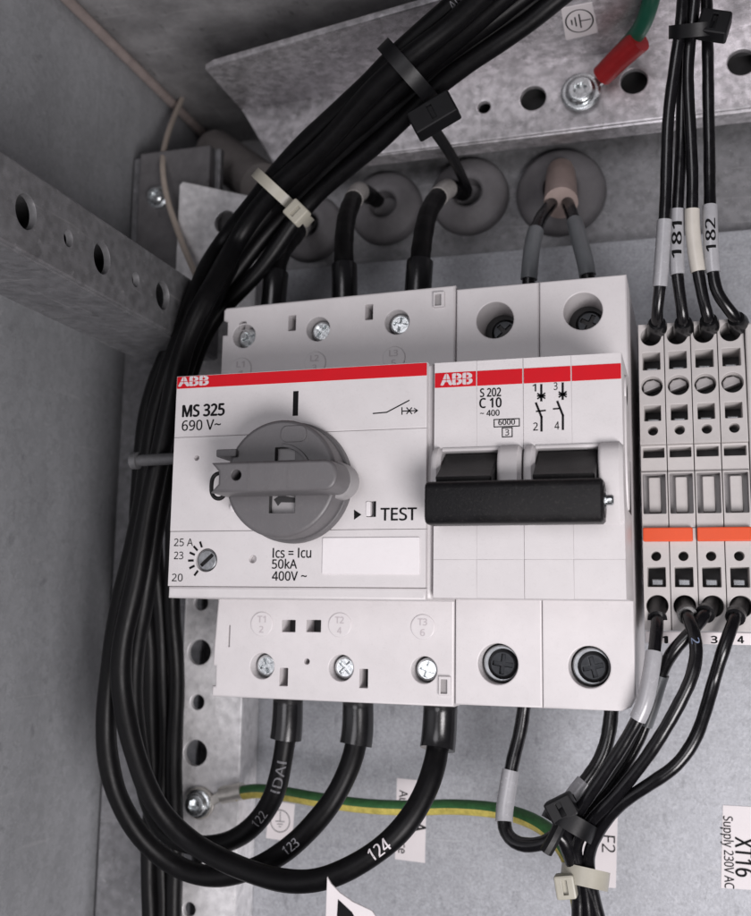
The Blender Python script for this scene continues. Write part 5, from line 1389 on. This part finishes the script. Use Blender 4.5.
# =================================================================== cable ties
def tie(name, label, c, across, along, a, bdep, w_, M, head=None, tail=None, th=.55, hs=(2.6, 3.2, 2.2)):
    """strap looped round a bundle: half width a (across), half depth bdep"""
    c, X, D = Vector(c), Vector(across).normalized(), Vector(along).normalized()
    vd = (c - Vector((CX, CY, CZ))).normalized()
    D = (D - vd * D.dot(vd)).normalized()
    X = (X - D * X.dot(D)).normalized()
    Yv = X.cross(D).normalized()
    b = MB()
    n = 36
    rings = []
    for k in range(n):
        t = 2 * math.pi * k / n
        ct, st_ = math.cos(t), math.sin(t)
        f = lambda e: X * ((a + e) * math.copysign(abs(ct) ** .92, ct)) + Yv * ((bdep + e) * math.copysign(abs(st_) ** .92, st_))
        rings.append(b.vs([c + f(0) - D * w_ / 2, c + f(0) + D * w_ / 2, c + f(th) + D * w_ / 2, c + f(th) - D * w_ / 2]))
    for k in range(n):
        b.bridge(rings[k], rings[(k + 1) % n])
    o = b.build(name, [M], None, label, 'cable tie', 'cable ties on the wire bundles', base=c)
    if head:
        b = MB()
        h, ax1, ax2 = Vector(head[0]), Vector(head[1]).normalized(), None
        ax2 = ax1.cross(Vector((0, -1, 0))).normalized()
        ax3 = ax1.cross(ax2).normalized()
        b.map = lambda u, v, w2: h + ax1 * u + ax2 * v + ax3 * w2
        b.slab(rrect(-hs[0], -hs[1], hs[0], hs[1], .5), -hs[2], hs[2], [(rrect(-.5, -hs[1] * .6, .5, hs[1] * .6, .1), .8, 0, 0, .1)], .4, 0, 2, .4)
        b.build('tie_head', [M], o)
    if tail:
        b = MB()
        b.tube(spline([Vector(p) for p in tail], .8), 1.3, 8)
        b.build('tie_tail', [M], o)
    return o


def dirpx(pa, pb, Y):
    return at(*pb, Y) - at(*pa, Y)


cT = at(283, 198, 28)
tie('cable_tie', 'pale yellowish cable tie round the thick bundle above the motor breaker', cT, dirpx((262, 181), (303, 219), 28), dirpx((250, 230), (320, 150), 28), 8.0, 8.5, 2.5, TIEW,
    (at(297, 213, 18.5), dirpx((280, 196), (303, 219), 20)), None, .5, (2.4, 2.2, 1.3))
cT = at(408, 72, 11)
tie('cable_tie', 'black cable tie round the thick bundle crossing the top rail, blocky head', cT, dirpx((375, 45), (440, 110), 11), dirpx((360, 120), (450, 30), 11), 7.2, 7.2, 3.2, TIEB,
    (at(434, 116, 12), dirpx((400, 135), (462, 98), 12)), [at(433, 128, 18), at(448, 150, 35), at(458, 168, 52), at(468, 190, 70)], .6, (5.0, 2.8, 2.2))
cT = at(694, 30, 15)
tie('cable_tie', 'black cable tie gathering the wires above the terminal blocks', cT, dirpx((670, 28), (720, 28), 15), dirpx((694, 60), (695, 0), 15), 4.2, 4.2, 2.6, TIEB,
    (at(714, 26, 13), dirpx((694, 22), (722, 26), 13)), None, .7, (3.0, 2.5, 2.0))
cT = at(570, 822, 28)
tie('cable_tie', 'black cable tie where the lower wires meet the green-yellow wire', cT, dirpx((548, 806), (596, 840), 28), dirpx((560, 845), (585, 795), 28), 4.6, 5.5, 3.4, TIEB,
    (at(562, 808, 24), dirpx((548, 812), (572, 800), 24)), [at(560, 825, 24), at(553, 840, 23), at(546, 852, 23)], .8, (2.8, 2.2, 2.0))
cT = at(585, 877, 34)
tie('cable_tie', 'pale translucent cable tie round the lower wire bunch at the photo bottom', cT, dirpx((566, 880), (606, 872), 34), dirpx((580, 900), (586, 855), 34), 4.2, 4.4, 3.6, TIEW,
    (at(566, 886, 30), dirpx((556, 884), (580, 882), 30)), None, .6, (2.0, 2.3, 1.6))


# =================================================================== stickers on the metal
def sticker(name, label, corners, Y, th=.12, M=PAPER):
    b = MB()
    b.slab(ccw([pl(x, y, Y) for x, y in corners]), Y - th, Y - .01, (), .03)
    return b.build(name, [M], None, label, 'label')


YL = 67.98
s_ = sticker('device_label', 'white sticker reading XT16 Supply 230V AC on the backplate', [(723, 805), (721, 888), (790, 892), (790, 809)], YL)
b = MB()
yt = YL - .16
b.text('XT16', pl(735.5, 837, yt), pl(736, 876, yt), 3.7, yt, 0, .02)
b.text('Supply 230V AC', pl(723.5, 816, yt), pl(725, 888, yt), 2.0, yt, 0, .014)
b.build('printed_lettering', [INK], s_)
s_ = sticker('device_label', 'white sticker behind the cable printed 124, crossed by the earth wire', [(397, 778), (395, 859), (425, 863), (427, 781)], YL)
b = MB()
b.text('Au', pl(399.5, 790, yt), pl(399.3, 803, yt), 2.1, yt, 0, .01)
b.text('ce', pl(398.5, 843, yt), pl(398.3, 853, yt), 2.1, yt, 0, .01)
b.text('A', pl(414, 822, yt), pl(413.6, 831, yt), 3.0, yt, 0, .02)
b.build('printed_lettering', [INK], s_)
s_ = sticker('device_label', 'white sticker reading F2 behind the lower wire bunch', [(578, 806), (577, 886), (616, 888), (618, 808)], YL)
b = MB()
b.text('F2', pl(602, 835, yt), pl(602, 852, yt), 3.0, yt, 0, .0)
b.build('printed_lettering', [INK], s_)


def earth_sign(o, px, py, Y, rx, rz, rot, m=None):
    b = MB()
    c = Vector(pl(px, py, Y))
    ring = [(c.x + rx * math.cos(t), c.y + rz * math.sin(t)) for t in [2 * math.pi * k / 40 for k in range(40)]]
    b.stroke(ring, .22, Y, 0, True)
    cs, sn = math.cos(rot), math.sin(rot)
    R_ = lambda u, v: (c.x + (cs * u - sn * v) * rx / 2.6, c.y + (sn * u + cs * v) * rz / 2.6)
    for u, h in ((-.1, 1.25), (-.75, .75), (-1.35, .35)):
        b.stroke([R_(u, -h), R_(u, h)], .22, Y)
    b.stroke([R_(-.1, 0), R_(2.3, 0)], .22, Y)
    return b


s_ = sticker('earth_label', 'small white earth-symbol sticker on the backplate under the green-yellow wire', [(270, 800), (266, 838), (292, 842), (295, 804)], YL)
b = earth_sign(s_, 280, 821, yt, 2.6, 2.7, math.pi * .5)
b.build('earth_symbol', [GINK], s_)

# sticker under the flange of the top rail (lies in the flange's own plane)


def flange_z(x):
    return 112.2 + max(0, x + 69) * .018


def atflange(px, py):
    Y = 40
    for _ in range(30):
        v = at(px, py, Y)
        Y += (flange_z(v.x) - v.z) / .48 * .6
    return at(px, py, Y)


b = MB()
cs = [atflange(*q_) for q_ in ((561, 8), (592, 2), (598, 32), (566, 40))]
b.map = lambda u, v, w_: (u, v, flange_z(u) - w_)
b.slab(ccw([(c.x, c.y) for c in cs]), .14, .02, (), .02)
s_ = b.build('earth_label', [PAPER], None, 'small white earth-symbol sticker on the dark flange of the top rail', 'label')
b = MB()
b.map = lambda u, v, w_: (u, v, flange_z(u) - w_)
c = atflange(579.5, 20.5)
ex = atflange(593, 18) - atflange(566, 23)
ex2 = Vector((ex.x, ex.y)) / 2
ey = atflange(577.5, 9) - atflange(581.5, 31)
ey2 = Vector((ey.x, ey.y)) / 2
R2 = lambda u, v: (c.x + ex2.x * u + ey2.x * v, c.y + ex2.y * u + ey2.y * v)
b.stroke([R2(math.cos(t), math.sin(t)) for t in [2 * math.pi * k / 36 for k in range(36)]], .35, .17, 0, True)
for u, h in ((.05, .62), (-.28, .42), (-.56, .24)):
    b.stroke([R2(u, -h), R2(u, h)], .35, .17)
b.stroke([R2(.05, 0), R2(.85, 0)], .4, .17)
b.build('earth_symbol', [INK], s_)

# white card corner with a black print close to the lens, at the bottom edge
b = MB()
YC = -6
out = [pl(*q_, YC) for q_ in ((327, 877), (331, 884), (340, 893), (353, 902), (372, 911), (385, 930), (325, 930))]
b.slab(ccw(out), YC, YC + .35, (), .1)
cr = b.build('card_corner', [PAPER], None, 'blurred white card tip with black print poking in at the bottom edge', 'card')
b = MB()
b.sheet(ccw([pl(*q_, YC) for q_ in ((338, 899), (352, 912), (362, 930), (336, 930))]), YC - .03)
b.build('black_print', [INK], cr)
